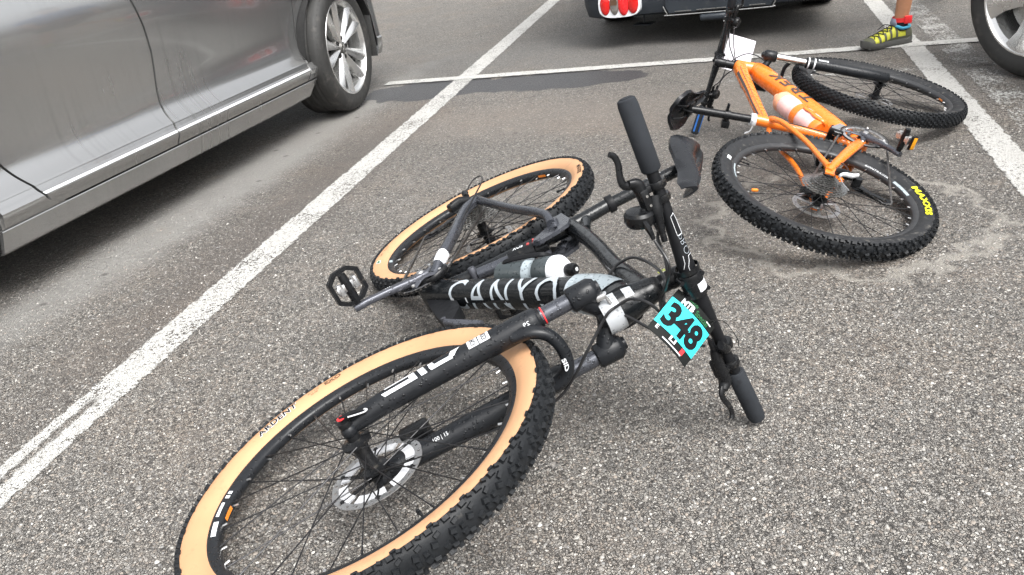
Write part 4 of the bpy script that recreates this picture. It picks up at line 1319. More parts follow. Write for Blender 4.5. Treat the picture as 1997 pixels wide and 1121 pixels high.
    MB().lathe([(0, .1915), (.004, .1915), (.0045, .1925), (0, .1935)], c0, axis, n=14).build('nozzle_tip', mt['ink_white'], cap)
    return bike, g
bike1, g1 = bike_one()

# ------------------------------------------------------------------ race number plate on the handlebar
def number_plate():
    c = V(.289, 1.233, .296)
    n = V(.49407, -.57337, .65357)
    x = V(.57045, -.35351, -.74136)
    y = unit(np.cross(n, x))
    W, H = .096, .113
    m = Matrix(([*map(float, x)], [*map(float, y)], [*map(float, n)])).transposed().to_4x4()
    m.translation = Vector([float(t) for t in c])
    th = thing('race_plate', 'cyan and black race number plate 348 tied to the black handlebar', 'number plate', m)
    bend = lambda u_, v_, l=0.: V(u_, v_, l-.006*((u_/W*2)**2)+.003*(v_/H*2)**3)
    mb = MB()
    nu, nv = 10, 12
    A = [(u_, v_) for u_ in frange(-W/2, W/2, nu) for v_ in frange(-H/2, H/2, nv)]
    k = len(A)
    ix = lambda i, j: i*(nv+1)+j
    fs = []
    for i in range(nu):
        for j in range(nv):
            q = (ix(i, j), ix(i+1, j), ix(i+1, j+1), ix(i, j+1))
            fs += [q, tuple(k+t for t in q[::-1])]
    for i in range(nu): fs += [(ix(i, 0), k+ix(i, 0), k+ix(i+1, 0), ix(i+1, 0)), (ix(i, nv), ix(i+1, nv), k+ix(i+1, nv), k+ix(i, nv))]
    for j in range(nv): fs += [(ix(0, j), ix(0, j+1), k+ix(0, j+1), k+ix(0, j)), (ix(nu, j), k+ix(nu, j), k+ix(nu, j+1), ix(nu, j+1))]
    mb.add([bend(*p) for p in A]+[bend(p[0], p[1], -.0012) for p in A], fs)
    mb.build('board', mt['plate_black'], th)
    patch(lambda u_, v_: bend(u_, v_, .0006), -W/2+.0005, W/2-.0005, -H/2+.021, H/2-.022, 8, 8, 'cyan_field', mt['cyan'], th)
    letters('348', lambda u_, v_: bend(u_, v_-.0265, .0012), 0.054, 'number', mt['ink_black'], th, sx=.74, bold=.042, space=.98, ucuts=frange(-.04, .04, 6))
    letters('MTB', lambda u_, v_: bend(u_-.016, v_+H/2-.0205, .0008), .013, 'plate_lettering', mt['ink_white'], th, sx=.78, bold=.05)
    letters('Special', lambda u_, v_: bend(u_+.018, v_+H/2-.019, .0008), .012, 'plate_lettering', mt['green_ink'], th, sx=.72)
    letters('Powidz', lambda u_, v_: bend(u_-.012, v_+H/2-.0062, .0008), .007, 'plate_lettering', mt['green_ink'], th, sx=.9)
    patch(lambda u_, v_: bend(.034+u_, H/2-.009+v_, .0008), -.006, .006, -.0012, .0012, 2, 1, 'plate_mark', mt['ink_white'], th)
    patch(lambda u_, v_: bend(.012+u_, -H/2+.005+v_, .0008), -.030, .016, -.0012, .0012, 4, 1, 'plate_mark', mt['ink_white'], th)
    letters('Li', lambda u_, v_: bend(u_+.0, v_-H/2+.011, .0008), .010, 'plate_lettering', mt['ink_white'], th, sx=1.6, bold=.04)
    letters('E', lambda u_, v_: bend(u_-.036, v_-H/2+.011, .0008), .009, 'plate_lettering', mt['ink_white'], th, bold=.02)
    patch(lambda u_, v_: bend(.026+u_, -H/2+.013+v_, .0008), -.004, .004, -.006, .006, 2, 2, 'plate_mark', mt['red'], th)
    tie = MB()
    for sx_ in (-1, 1):
        p = V(sx_*.038, H/2-.008, .002)
        tie.tube(cr([p, p+V(0, .010, .001), p+V(.002, .022, -.012), p+V(.002, .012, -.026), p+V(0, 0, -.004)], 4), .0011, 6)
    tie.tube(cr([V(.030, H/2-.006, .003), V(.052, H/2+.012, .012), V(.090, H/2+.006, .012), V(.100, H/2-.002, .008)], 5), .0008, 6)
    tie.build('cable_tie', mt['plate_black'], th)
number_plate()

# ------------------------------------------------------------------ orange hardtail behind
def bike_two():
    q = (-1.253993, -0.026720, 0.978810, 0.932753, 2.175127, 0.109766)
    SC = .87213
    g = Geo(1.130816, .440617, .04366, 1.247426, .046378, .497005, .194316, .081385, .351065, .02798, .01784, .09281)
    B = thing('mountain_bike', 'orange hardtail mountain bike with black tyres lying on its side near the parking line', 'bicycle', root_matrix(q, SC), 'mountain bikes lying on the tarmac')
    fm = g.wheel_m()
    I4 = Matrix()
    common = dict(rim=mt['rim2'], side=mt['sidewall_dark'], tread='small', spokes=28)
    rw, rsw, rrim = make_wheel('rear_wheel', B, I4, dict(common, rubber=mt['rubber2'], seed=3, hubw=.068, flange=(.032, -.018), pitch=64, tread='ramp', ks=1.2))
    fw_, fsw, frim = make_wheel('front_wheel', B, fm, dict(common, rubber=mt['rubber'], seed=4, hubw=.050, flange=(.028, -.030), pitch=80, ks=1.15))
    uc = lambda L: frange(-L, L, 14)
    patch(rsw(R(-68), .331), -.088, .088, -.012, .012, 24, 3, 'tyre_label', mt['matt_black'], rw)
    letters('MAXXIS', rsw(R(-68), .3225, .0014), 0.0185, 'tyre_lettering', mt['yellow'], rw, sx=1.85, bold=.05, ucuts=uc(.09), cuts=[.005, .011], space=1.12)
    letters('BONTRAGER', rrim(R(-27), .2925), .007, 'rim_lettering', mt['ink_white'], rw, sx=1.6, bold=.01, ucuts=uc(.06), space=1.1)
    patch(rrim(R(-50), .2965), -.045, .045, -.004, .005, 10, 2, 'rim_sticker', mt['decal_grey'], rw)
    patch(rrim(R(112), .2965), -.035, .06, -.002, .003, 10, 2, 'rim_sticker', mt['decal_grey'], rw)
    patch(rsw(R(98), .322), -.012, .012, -.007, .007, 4, 2, 'tyre_label', mt['ink_white'], rw)
    inner = lambda a0: (lambda u, v: V(.2868*math.cos(a0-u/.287), -.001+v, .2868*math.sin(a0-u/.287)))
    patch(inner(R(-62)), -.018, .018, -.0038, .0038, 8, 1, 'rim_sticker', mt['orange_sticker'], fw_)
    MB().box((-.14, .012, .19), (.024, .010, .011), unit((-.6, 0, .8)), (0, 1, 0), bev=.004).build('spoke_reflector', mt['orange_sticker'], rw)
    rotor(B, I4, .058, .080, 'plain', mt['steel'])
    rotor(B, fm, .042, .080, 'plain', mt['steel'])
    cassette(B, [.074, .066, .058, .051, .045, .040, .035, .030, .026, .022], -.020, .0042)
    BB = g.BB
    hA, hB = g.A(g.AC+.008, 0), g.A(g.AC+.122, 0)
    dtp = cr([(.448, 0, -.036), (.55, 0, .070), (.70, 0, .240), (.82, 0, .385), (.875, 0, .448), (.922, 0, .486)], 7)
    dtr = [(.032, .034), (.036, .037), (.038, .038), (.039, .039), (.039, .043), (.031, .034)]
    fr = MB()
    fr.tube(dtp, dtr, 24, up=(0, 1, 0), sq=.85)
    fr.tube(cr([(.392, 0, .305), (.50, 0, .362), (.66, 0, .443), (.80, 0, .515), (.895, 0, .560)], 6), [(.018, .019), (.018, .020), (.020, .022), (.023, .026), (.027, .028)], 20, up=(0, 1, 0), sq=.72)
    fr.tube(cr([(.446, 0, -.036), (.440, 0, .10), (.420, 0, .22), (.398, 0, .315), (.388, 0, .345)], 5), [.019, .0175, .0185, .0205, .0200], 18)
    fr.tube([hA, hA+g.u*.035, hB-g.u*.03, hB], [.031, .028, .026, .0265], 24)
    fr.tube([(BB[0], -.037, BB[2]), (BB[0], .037, BB[2])], [.026, .026], 20)
    frame = fr.build('frame', mt['orange'], B, ang=50)
    for sg in (-1, 1):
        ss = MB()
        ss.tube(cr([(.410, sg*.014, .292), (.376, sg*.030, .272), (.330, sg*.044, .226), (.225, sg*.052, .128), (.120, sg*.062, .062), (.062, sg*.067, .026), (.045, sg*.067, .012)], 5), [(.012, .010), (.011, .0095), (.010, .009), (.0095, .0085), (.010, .009), (.013, .011)], 14, up=(0, 1, 0))
        ss.build('seat_stay', mt['orange'], B)
        cs = MB()
        cs.tube(cr([(.012, sg*.067, .006), (.045, sg*.068, .001), (.085, sg*.067, -.003), (.20, sg*.063, -.018), (.31, sg*.056, -.032), (.39, sg*.040, -.040), (.43, sg*.030, -.044)], 5), [(.012, .010), (.012, .010), (.016, .010), (.019, .010), (.019, .011), (.017, .012)], 14, up=(0, 0, 1), sq=.75)
        cs.build('chain_stay', mt['orange'], B)
        MB().prism([(-.014, .012), (-.010, -.018), (.012, -.022), (.060, -.006), (.058, .020), (.030, .018)], .006, (0, sg*.068, 0), (1, 0, 0), (0, 0, 1)).build('dropout', mt['orange'], B)
    # dark bands and big lettering on the tubes
    path = [np.asarray(p, float) for p in dtp]
    sl = np.concatenate([[0], np.cumsum([np.linalg.norm(path[i+1]-path[i]) for i in range(len(path)-1)])])
    def surf(path, sl, radii, lift):
        def fn(s_, th):
            c = V(*[np.interp(s_, sl, [p[k] for p in path]) for k in range(3)])
            c2 = V(*[np.interp(s_+.004, sl, [p[k] for p in path]) for k in range(3)])
            t = unit(c2-c)
            n_ = V(-t[2], 0, t[0])
            x = s_/sl[-1]
            xs = np.linspace(0, 1, len(radii))
            ry = np.interp(x, xs, [r_[0] for r_ in radii])+lift
            rn = np.interp(x, xs, [r_[1] for r_ in radii])+lift
            cy, sn = math.cos(th), math.sin(th)
            return c-V(0, 1, 0)*math.copysign(abs(cy)**.85, cy)*ry+n_*math.copysign(abs(sn)**.85, sn)*rn
        return fn
    fs_ = surf(path, sl, dtr, .0008)
    letters('TREK', lambda u_, v_: fs_(.45+u_, -.50+v_/.036), .042, 'frame_lettering', mt['ink_dark'], frame, sx=1.75, bold=.02, cuts=frange(.004, .042, 10), ucuts=frange(-.16, .16, 26), space=1.18)
    ttp = [np.asarray(p, float) for p in cr([(.392, 0, .305), (.50, 0, .362), (.66, 0, .443), (.80, 0, .515), (.895, 0, .560)], 6)]
    tl = np.concatenate([[0], np.cumsum([np.linalg.norm(ttp[i+1]-ttp[i]) for i in range(len(ttp)-1)])])
    tf = surf(ttp, tl, [(.018, .019), (.018, .020), (.020, .022), (.023, .026), (.027, .028)], .0008)
    patch(tf, .05, .46, .85, 1.40, 16, 3, 'frame_decal', mt['ink_dark'], frame)
    patch(tf, .02, .50, .30, .42, 16, 2, 'frame_decal', mt['ink_dark'], frame)
    letters('SUPERFLY', lambda u_, v_: tf(.2+u_, .55+v_/.02), .006, 'frame_lettering', mt['ink_dark'], frame, sx=2., bold=.0)
    # seat post, collar, bracket, saddle
    p0, p1 = V(.392, 0, .335), V(.300, 0, .552)
    d = unit(p1-p0)
    MB().tube([p0-d*.01, p0+d*.01, p1], [.0152]*3, 18).build('seat_post', mt['part_black'], B)
    sc_ = MB().lathe([(.0155, -.010), (.0225, -.010), (.0235, -.007), (.0235, .007), (.0225, .010), (.0155, .010)], p0+d*.018, d, n=22).box(p0+d*.018+V(-.026, .0, -.012), (.016, .02, .016), d, (0, 1, 0), bev=.003)
    sc_.tube(cr([p0+d*.018+V(-.028, .012, -.012), p0+d*.02+V(-.03, .035, -.01), p0+d*.03+V(-.022, .05, -.004)], 4), [(.003, .006)]*3, 8)
    sc_.build('seat_clamp', mt['alu'], B)
    cc = p0+(p1-p0)*.50
    br = MB().lathe([(.0153, -.010), (.019, -.010), (.019, .010), (.0153, .010)], cc, d, n=18)
    br.box(cc+V(.0, -.028, 0)+d*.004, (.010, .036, .014), d, (0, 1, 0), bev=.002)
    br.box(cc+V(-.004, .034, -.004), (.030, .026, .030), d, (0, 1, 0), bev=.003)
    br.build('light_bracket', mt['part_black'], B)
    saddle(B, saddle_fn((.322, 0, .612), -.05, .285, .165, .022), V(.292, 0, .578), mt['saddle'], p1)
    # fork
    F = g.F
    un, fn_, yn = g.dirs()
    cw = MB()
    for sg in (-1, 1):
        y = sg*.066
        cw.tube([F(.462, .010, y), F(.466, .010, y), F(.508, .010, y), F(.518, .010, y)], [.019, .0235, .0235, .016], 20)
        cw.tube(cr([F(.488, .010, sg*.056), F(.492, .006, sg*.04), F(.502, 0, sg*.02), F(.508, 0, 0)], 5), [(.016, .018), (.014, .016), (.016, .020), (.017, .024)], 16, up=g.u)
        cw.lathe([(0, 0), (.012, 0), (.012, .006), (.006, .010), (0, .010)], F(.518, .010, y), un, n=16)
    cw.tube([F(.490, 0, 0), F(.512, 0, 0)], [.026, .030], 20)
    cw.build('fork_crown', mt['fork_black'], B, ang=60)
    for sg in (-1, 1):
        MB().rod(F(.30, .010, sg*.066), F(.475, .010, sg*.066), .0160, 24).build('stanchion', mt['silver'], B)
    lo = MB()
    for sg in (-1, 1):
        y = sg*.066
        lo.tube([F(.338, .010, y), F(.334, .010, y), F(.318, .010, y), F(.28, .011, y), F(.10, .014, y), F(-.012, .020, y*.98), F(-.018, .020, y*.98)], [.018, .0225, .0232, .0225, .0222, .0215, .017], 22)
        lo.tube(cr([F(.012, .022, y*.95), F(.002, .036, y*.88), F(0, .046, y*.84)], 4), [.017, .015, .013], 14)
        lo.tube(cr([F(.296, .022, y*.96), F(.335, .034, y*.95), F(.385, .038, y*.80), F(.408, .040, y*.42), F(.412, .040, 0)], 5), [(.014, .012), (.012, .008), (.011, .0075), (.012, .008), (.012, .008)], 14, up=g.f)
    lob = lo.build('fork_lowers', mt['fork_black'], B, ang=60)
    for a_ in (.327, .302):
        MB().lathe([(.0229, -.003), (.0238, -.003), (.0238, .003), (.0229, .003)], F(a_, .0105, -.066), un, n=24, closed=True).build('fork_ring', mt['ink_white'], lob)
    lf = lambda a_, v_: F(a_, .012, -.066)+unit(-yn*math.cos(.1+v_/.0235)-fn_*math.sin(.1+v_/.0235))*.0236
    patch(lambda u_, v_: lf(u_, v_), .246, .288, -.012, .010, 4, 5, 'fork_badge', mt['ink_white'], lob)
    letters('ROCK', lambda u_, v_: lf(.267-u_, .009-v_)+(-yn)*.0006, .008, 'fork_lettering', mt['ink_dark'], lob, sx=1.05, bold=.02, cuts=[.003, .006])
    letters('SHOX', lambda u_, v_: lf(.267-u_, -.002-v_)+(-yn)*.0006, .008, 'fork_lettering', mt['ink_dark'], lob, sx=1.05, bold=.02, cuts=[.003, .006])
    MB().rod(F(0, .046, -.072), F(0, .046, .066), .0075, 12).lathe([(0, 0), (.010, 0), (.011, .004), (0, .008)], F(0, .046, -.062), -yn, n=14).build('axle', mt['part_black'], B)
    MB().box(F(.085, -.028, .048), (.060, .026, .034), un, fn_, bev=.006).build('brake_caliper', mt['part_black'], B)
    MB().box((.075, .064, .050), (.050, .030, .028), unit((1, 0, .7)), (0, 1, 0), bev=.005).build('brake_caliper', mt['part_black'], B)
    MB().lathe([(.015, 0), (.026, 0), (.024, .010), (.018, .014), (.018, .060), (.015, .060)], hB, g.u, n=24).build('headset', mt['part_black'], B)
    hbo, st_ = cockpit(B, g, dict(bar=mt['frame_black'], gr=.0172, gripm=mt['grip'], stem=mt['part_black'], stripes=True))
    cR = brake_lever(B, g, -.205, -1, dict(tilt=.9))
    cL = brake_lever(B, g, .205, 1, dict(tilt=.9))
    for sg in (-1, 1):
        c = g.bar(sg*.172)
        sh = MB().lathe([(.0112, -.006), (.0160, -.006), (.0160, .006), (.0112, .006)], c, yn, n=18)
        pc = c-un*.040+fn_*.012-yn*sg*.010
        sh.lathe([(0, -.011), (.018, -.011), (.0215, -.005), (.0215, .006), (.018, .011), (0, .012)], pc, unit(un*.5+fn_*.3), n=24)
        sh.tube([pc, c], [(.012, .011), (.010, .010)], 12)
        sh.tube(cr([pc+fn_*.012, pc+fn_*.03-yn*sg*.012, pc+fn_*.033-yn*sg*.032], 4), [(.006, .009), (.006, .008), (.004, .006)], 10)
        so2 = sh.build('shifter', mt['part_black'], B)
        MB().ball(c+fn_*.006+un*.013-yn*sg*.012, .004, 8).ball(c+fn_*.010+un*.012+yn*sg*.004, .004, 8).build('shifter_bolt', mt['chrome'], so2)
    Fp = lambda *L: [F(*x) for x in L]
    cables(B, [
        [cR[4]]+Fp((.675, .06, -.10), (.655, .09, -.05), (.62, .075, .0), (.585, .03, .035), (.55, -.03, .04), (.50, -.08, .03)),
        Fp((.665, .05, -.14), (.65, .10, -.09), (.625, .13, -.02), (.59, .11, .05), (.57, .05, .06), (.565, -.02, .045), (.53, -.085, .035)),
        [cL[4]]+Fp((.655, .075, .09), (.64, .115, .03), (.60, .105, -.02), (.56, .07, -.045), (.50, .06, -.03), (.44, .052, .02), (.36, .045, .085), (.20, .012, .088)),
        Fp((.665, .05, .14), (.645, .095, .08), (.60, .07, .03), (.585, .0, .06), (.587, -.10, .06), (.575, -.16, .045)),
    ], .0026)
    # drivetrain
    k = -2.31905
    pr, pl, dd, ee = crankset(B, g, k, .082, 38, mt['crank'], ring2=.060)
    MB().lathe([(.083, -.0505), (.0875, -.0505), (.0875, -.0475), (.083, -.0475)], (BB[0], 0, BB[2]), n=48, closed=True).build('bash_ring', mt['part_black'], B)
    letters('SHIMANO', lambda u_, v_: BB+dd*(.10-u_)+ee*(.004-v_)+V(0, -.0778-.06*(-u_), 0), .008, 'crank_lettering', mt['ink_white'], B, sx=1.2)
    pedal(B, pr, V(0, -1, 0), dd, np.cross(V(0, -1, 0), dd), None, refl=1)
    pedal(B, pl, V(0, 1, 0), dd, ee, None, refl=1)
    J1, J2 = (-.012, -.098), (-.045, -.190)
    dr = MB()
    dr.tube(cr([(.004, -.078, -.022), (-.016, -.088, -.045), (-.020, -.086, -.075)], 4), [(.012, .011), (.015, .013), (.012, .012)], 14, up=(0, 1, 0))
    dr.lathe([(0, -.014), (.014, -.014), (.015, -.008), (.015, .012), (0, .014)], (-.012, -.074, -.090), n=18)
    dr.box((-.03, -.09, -.058), (.030, .022, .020), unit((.6, 0, -.8)), (0, 1, 0), bev=.005)
    dro = dr.build('derailleur', mt['part_black'], B)
    MB().tube(cr([(-.022, -.100, -.085), (-.045, -.102, -.070), (-.050, -.100, -.045), (-.066, -.098, -.035)], 5), [(.005, .007), (.006, .008), (.005, .007), (.004, .005)], 10).build('derailleur_link', mt['alu'], dro)
    MB().tube([(-.066, -.098, -.035), (-.10, -.094, -.052), (-.13, -.09, -.080)], [.0014]*3, 6).build('cable_end', mt['steel'], dro)
    cg = MB()
    for y in (-.062, -.050): cg.tube([V(J1[0], y, J1[1]), V((J1[0]+J2[0])/2-.005, y, (J1[1]+J2[1])/2), V(J2[0], y, J2[1])], [(.013, .0013), (.008, .0013), (.012, .0013)], 10, up=(1, 0, 0))
    cg.build('derailleur_cage', mt['part_black'], dro)
    for J in (J1, J2):
        jm = MB()
        gear(jm, -.056, .019, 11, .003, .006, o=J, depth=.004)
        jm.build('jockey_wheel', mt['matt_black'], dro, ang=20)
    bbc = (BB[0], BB[2])
    path = arcpts((0, 0), .045, 235, 80, -.036) + arcpts(bbc, .082, 88, -92, -.047, 24) + arcpts(J2, .021, -80, -190, -.056, 8) + arcpts(J1, .021, -20, 60, -.056, 6) + arcpts((0, 0), .045, 290, 262, -.038, 4)
    chain(B, path, mt['chain'])
    fd = MB().box((.425, -.028, .065), (.05, .05, .03), bev=.006).box((.40, -.048, .052), (.016, .02, .05), bev=.004)
    fdo = fd.build('front_derailleur', mt['part_black'], B)
    MB().prism([(.38, .055), (.42, .075), (.475, .055), (.47, .035), (.42, .050), (.385, .03)], .002, (0, -.054, 0), (1, 0, 0), (0, 0, 1)).prism([(.38, .055), (.42, .075), (.475, .055), (.47, .035), (.42, .050), (.385, .03)], .002, (0, -.040, 0), (1, 0, 0), (0, 0, 1)).box((.44, -.047, .062), (.02, .012, .016), bev=.003).build('derailleur_plates', mt['chrome'], fdo)
    cables(B, [[(.405, -.02, .25), (.415, -.024, .16), (.420, -.026, .08)], [(.10, -.070, -.015), (.05, -.084, -.04), (.0, -.094, -.052), (-.03, -.096, -.05)]], .0022)
    # cage and bottle
    c0 = V(.515, 0, .152)
    axis = unit(V(.650, 0, .300)-c0)
    nrm = unit(np.cross(axis, V(0, 1, 0)))
    K = 1.17
    cg = MB()
    for sg in (-1, 1):
        cg.tube(cr([c0-axis*.050+V(0, sg*.016, 0)-nrm*.02, c0-axis*.056+V(0, sg*.042, 0), c0-axis*.02+V(0, sg*.046, 0)+nrm*.014, c0+axis*.02+V(0, sg*.046, 0)+nrm*.008, c0+axis*.05+V(0, sg*.046, 0)+nrm*.012, c0+axis*.075+V(0, sg*.043, 0)-nrm*.012, c0+axis*.05+V(0, sg*.03, 0)-nrm*.034], 5), [(.004, .008)]*7, 8)
    cg.lathe([(.0445, .058), (.0460, .058), (.0460, .090), (.0445, .090)], c0, axis, n=36, closed=True)
    cg.lathe([(0, -.058), (.036, -.058), (.043, -.052), (.045, -.030), (.0435, -.030)], c0, axis, n=28)
    cg.build('bottle_cage', mt['orange'], B)
    b = thing('water_bottle', 'pale pink plastic water bottle held in the orange bike frame', 'bottle', B.matrix_world.copy(), 'water bottles in bicycle cages')
    MB().lathe([(r_*K, h_*K) for r_, h_ in [(0, -.044), (.031, -.044), (.0365, -.039), (.037, .01), (.035, .02), (.035, .03), (.037, .04), (.037, .085), (.0335, .096), (.0335, .104), (.037, .112), (.037, .150), (.034, .158)]], c0, axis, n=36).build('bottle_body', mt['bottle_pink'], b)
    MB().lathe([(r_*K, h_*K) for r_, h_ in [(.033, .157), (.0365, .159), (.0365, .176), (.030, .188), (.016, .194), (.0125, .205), (.0125, .212), (0, .214)]], c0, axis, n=32).build('screw_cap', mt['bottle_clear'], b)
    # blank back of a race plate hanging at the handlebar
    n = V(.07849, -.72782, .68126); x = V(.89237, -.25336, -.37349); y = V(.44444, .63725, .62959)
    m = Matrix(([*map(float, x)], [*map(float, y)], [*map(float, n)])).transposed().to_4x4()
    m.translation = (1.020, 3.211, .297)
    pl_ = thing('race_plate', 'blank white back of a race plate behind the orange bike handlebar', 'number plate', m)
    MB().box((0, 0, 0), (.108, .163, .0014), bev=.0004, seg=1).build('board', mt['paper'], pl_)
    letters('348', lambda u_, v_: V(-.030+v_*.0, -.02, .0012)+V(-v_, u_, 0), .004, 'fine_print', mt['ink_dark'], pl_) if False else None
    for k_ in range(3): patch(lambda u_, v_: V(-.030-k_*.003+v_, -.035+u_, .0012), -.006+k_*.0015, .006, -.0008, .0008, 1, 1, 'fine_print', mt['ink_dark'], pl_)
    return B, g
bike2, g2 = bike_two()

# ================================================================== CARS
silver_paint = carpaint('silver_grey_paint', (.43, .434, .432))
navy_plastic = M('navy_plastic', (.022, .028, .036), .42, var=.2, vs_=8, grime=((.10, .095, .085), 12., .55, .35))
car_rubber = M('car_tyre', (.028, .028, .027), .62, var=.2, vs_=30, bump=.15, bs=500, grime=((.11, .10, .09), 14., .52, .4))
alloy_m = M('alloy_silver', (.72, .72, .71), .26, metal=.9, var=.05, vs_=6)
alloy_dark = M('alloy_grey', (.17, .17, .165), .38, metal=.8, var=.2, vs_=25, grime=((.10, .09, .08), 14., .5, .5))
under_black = M('underbody_black', (.012, .012, .012), .8)
glass_m = M('car_glass', (.012, .015, .017), .05, var=.05)
def strip(mb, prof, X0, X1, nx=10, ret=.010, flip=1):
    """prof: list of (z, out); X0/X1: functions of z giving the panel ends; returns fold inwards at both ends"""
    rows = []
    for z, o in prof:
        a, b = X0(z), X1(z)
        xs = [a+.0005]+[a+.002+(b-a-.004)*i/nx for i in range(nx+1)]+[b-.0005]
        os_ = [o-ret]+[o]*(nx+1)+[o-ret]
        rows.append([V(x, flip*-oo, z) for x, oo in zip(xs, os_)])
    mb.loft(rows, caps=False, closed=False)
    return mb
def curve_of(pts):
    zs = [p[0] for p in pts]
    xs = [p[1] for p in pts]
    return lambda z: float(np.interp(z, zs, xs))
def smooth_prof(pts, k=5):
    out = cr([V(z, o) for z, o in pts], k)
    return [(p[0], p[1]) for p in out]
def road_wheel(car, mw, RT, RR, width, style, m1, m2, name='wheel'):
    """axis +y = outward"""
    t = MB()
    prof = [(RR-.002, -.004), (RR+.004, .002), (RR+.012, .0035), (RR+.022, .007), (RT-.045, .010), (RT-.022, .002), (RT-.010, -.010), (RT-.003, -.022)]
    for k in range(4):
        y = -.030-(width-.050)*k/3.6
        prof += [(RT-.0005, y), (RT-.0005, y-.030), (RT-.008, y-.032), (RT-.008, y-.038)] if k < 3 else [(RT-.0005, y), (RT-.003, y-.03)]
    prof += [(RT-.012, -width+.004), (RT-.05, -width-.008), (RR+.004, -width), (RR-.01, -width+.004)]
    t.lathe(prof, n=96)
    root = t.build('wheel', car_rubber, car, mw=mw, ang=30)
    lug = MB()
    N = 70 if style == 'ten' else 0
    for k in range(N):
        a = 2*math.pi*k/N
        c, s_ = math.cos(a), math.sin(a)
        lug.box(((RT-.012)*c, -.0135, (RT-.012)*s_), (.013, .012, .0035), (c*.8, .6, s_*.8), (-s_, 0, c))
    if N: lug.build('shoulder_blocks', car_rubber, root, kind='stuff')
    b = MB().lathe([(RR+.002, -.002), (RR, .0015), (RR-.006, .001), (RR-.010, -.006), (RR-.016, -.012), (RR-.026, -.020), (RR-.030, -.060), (RR-.040, -.10), (RR-.030, -width)], n=80)
    b.build('rim', m1, root, ang=25)
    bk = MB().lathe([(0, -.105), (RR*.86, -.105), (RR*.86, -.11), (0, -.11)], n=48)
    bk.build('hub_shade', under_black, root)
    MB().lathe([(.07, -.075), (RR*.72, -.075), (RR*.72, -.085), (.07, -.085)], n=48, closed=True).build('brake_disc', mt['cog'], root)
    def sec(a, stations):
        """stations: (r, half width, y centre, y edge, skew)"""
        d = V(math.cos(a), 0, math.sin(a))
        e = V(-math.sin(a), 0, math.cos(a))
        yv = V(0, 1, 0)
        rings = []
        for r, hw, yc, ye, sk in stations:
            c = d*r+e*sk
            rings.append([c-e*hw+yv*ye, c-e*hw*.35+yv*(yc*.75+ye*.25), c+yv*yc, c+e*hw*.35+yv*(yc*.75+ye*.25), c+e*hw+yv*ye, c+e*hw*.9+yv*(ye-.030), c-e*hw*.9+yv*(ye-.030)])
        return rings
    if style == 'ten':
        for k in range(10):
            a = 2*math.pi*k/10+.33+(.06 if k % 2 else -.06)
            m = MB().loft(sec(a, [(.028, .010, -.026, -.036, 0), (.07, .015, -.022, -.038, 0), (.14, .023, -.010, -.032, 0), (RR-.03, .032, -.003, -.022, 0), (RR-.008, .034, -.002, -.016, 0)]))
            m.build('spoke', m1, root, ang=15)
        MB().lathe([(0, -.024), (.030, -.024), (.034, -.030), (.062, -.036), (.068, -.06), (.05, -.09)], n=40).build('hub_centre', m2, root)
        cp = MB().lathe([(0, -.0215), (.029, -.0215), (.031, -.024), (.031, -.03)], n=36).build('hub_cap', m2, root)
        em = MB().lathe([(.0225, -.0215), (.0225, -.0195), (.0258, -.0195), (.0258, -.0215)], n=36)
        def bar2(p, q, wd=.0030):
            p, q = V(p[0], 0, p[1]), V(q[0], 0, q[1])
            em.box((p+q)/2+V(0, -.0205, 0), (np.linalg.norm(q-p), .002, wd), q-p, (0, 1, 0))
        for s_ in (-1, 1):      # V over W inside a ring
            bar2((s_*.010, .0205), (0, .0015))
            bar2((s_*.0195, .0110), (s_*.0095, -.0195))
            bar2((s_*.0095, -.0195), (s_*.0, -.0015))
        em.build('emblem', mt['chrome'], cp)
        nb = 5
        hr = .052
    else:
        for k in range(5):
            a = 2*math.pi*k/5+style
            m = MB().loft(sec(a, [(.04, .034, -.030, -.034, 0), (.085, .031, -.026, -.032, 0), (.15, .043, -.014, -.022, 0), (RR-.03, .068, -.004, -.010, 0), (RR-.006, .072, -.002, -.006, 0)]))
            m.build('spoke', m1, root, ang=15)
        MB().lathe([(0, -.022), (.033, -.022), (.036, -.028), (.070, -.030), (.078, -.05), (.06, -.09)], n=40).build('hub_centre', m1, root)
        cp = MB().lathe([(0, -.020), (.030, -.020), (.032, -.023), (.032, -.03)], n=36).build('hub_cap', m2, root)
        nb = 5
        hr = .056
    for k in range(nb):
        a = 2*math.pi*k/nb+.6
        MB().lathe([(0, -.031), (.0085, -.031), (.0085, -.027), (.0115, -.0275), (.0115, -.034), (0, -.036)], (hr*math.cos(a), 0, hr*math.sin(a)), n=12).build('wheel_bolt', under_black, root)
    return root
def car_frame(o, a, flip):
    """x forward; flip=-1: the visible side is the right-hand one (outward = -y)"""
    m = Matrix.Rotation(a, 4, 'Z')
    m.translation = o
    return m
def wheel_mat(x, z, out, side, steer=0.):
    """wheel axis +y outward; side -1 = right side (outward -y in car space)"""
    m = Matrix.Translation((x, -out if side < 0 else out, z)) @ Matrix.Rotation(steer+(math.pi if side < 0 else 0), 4, 'Z')
    return m

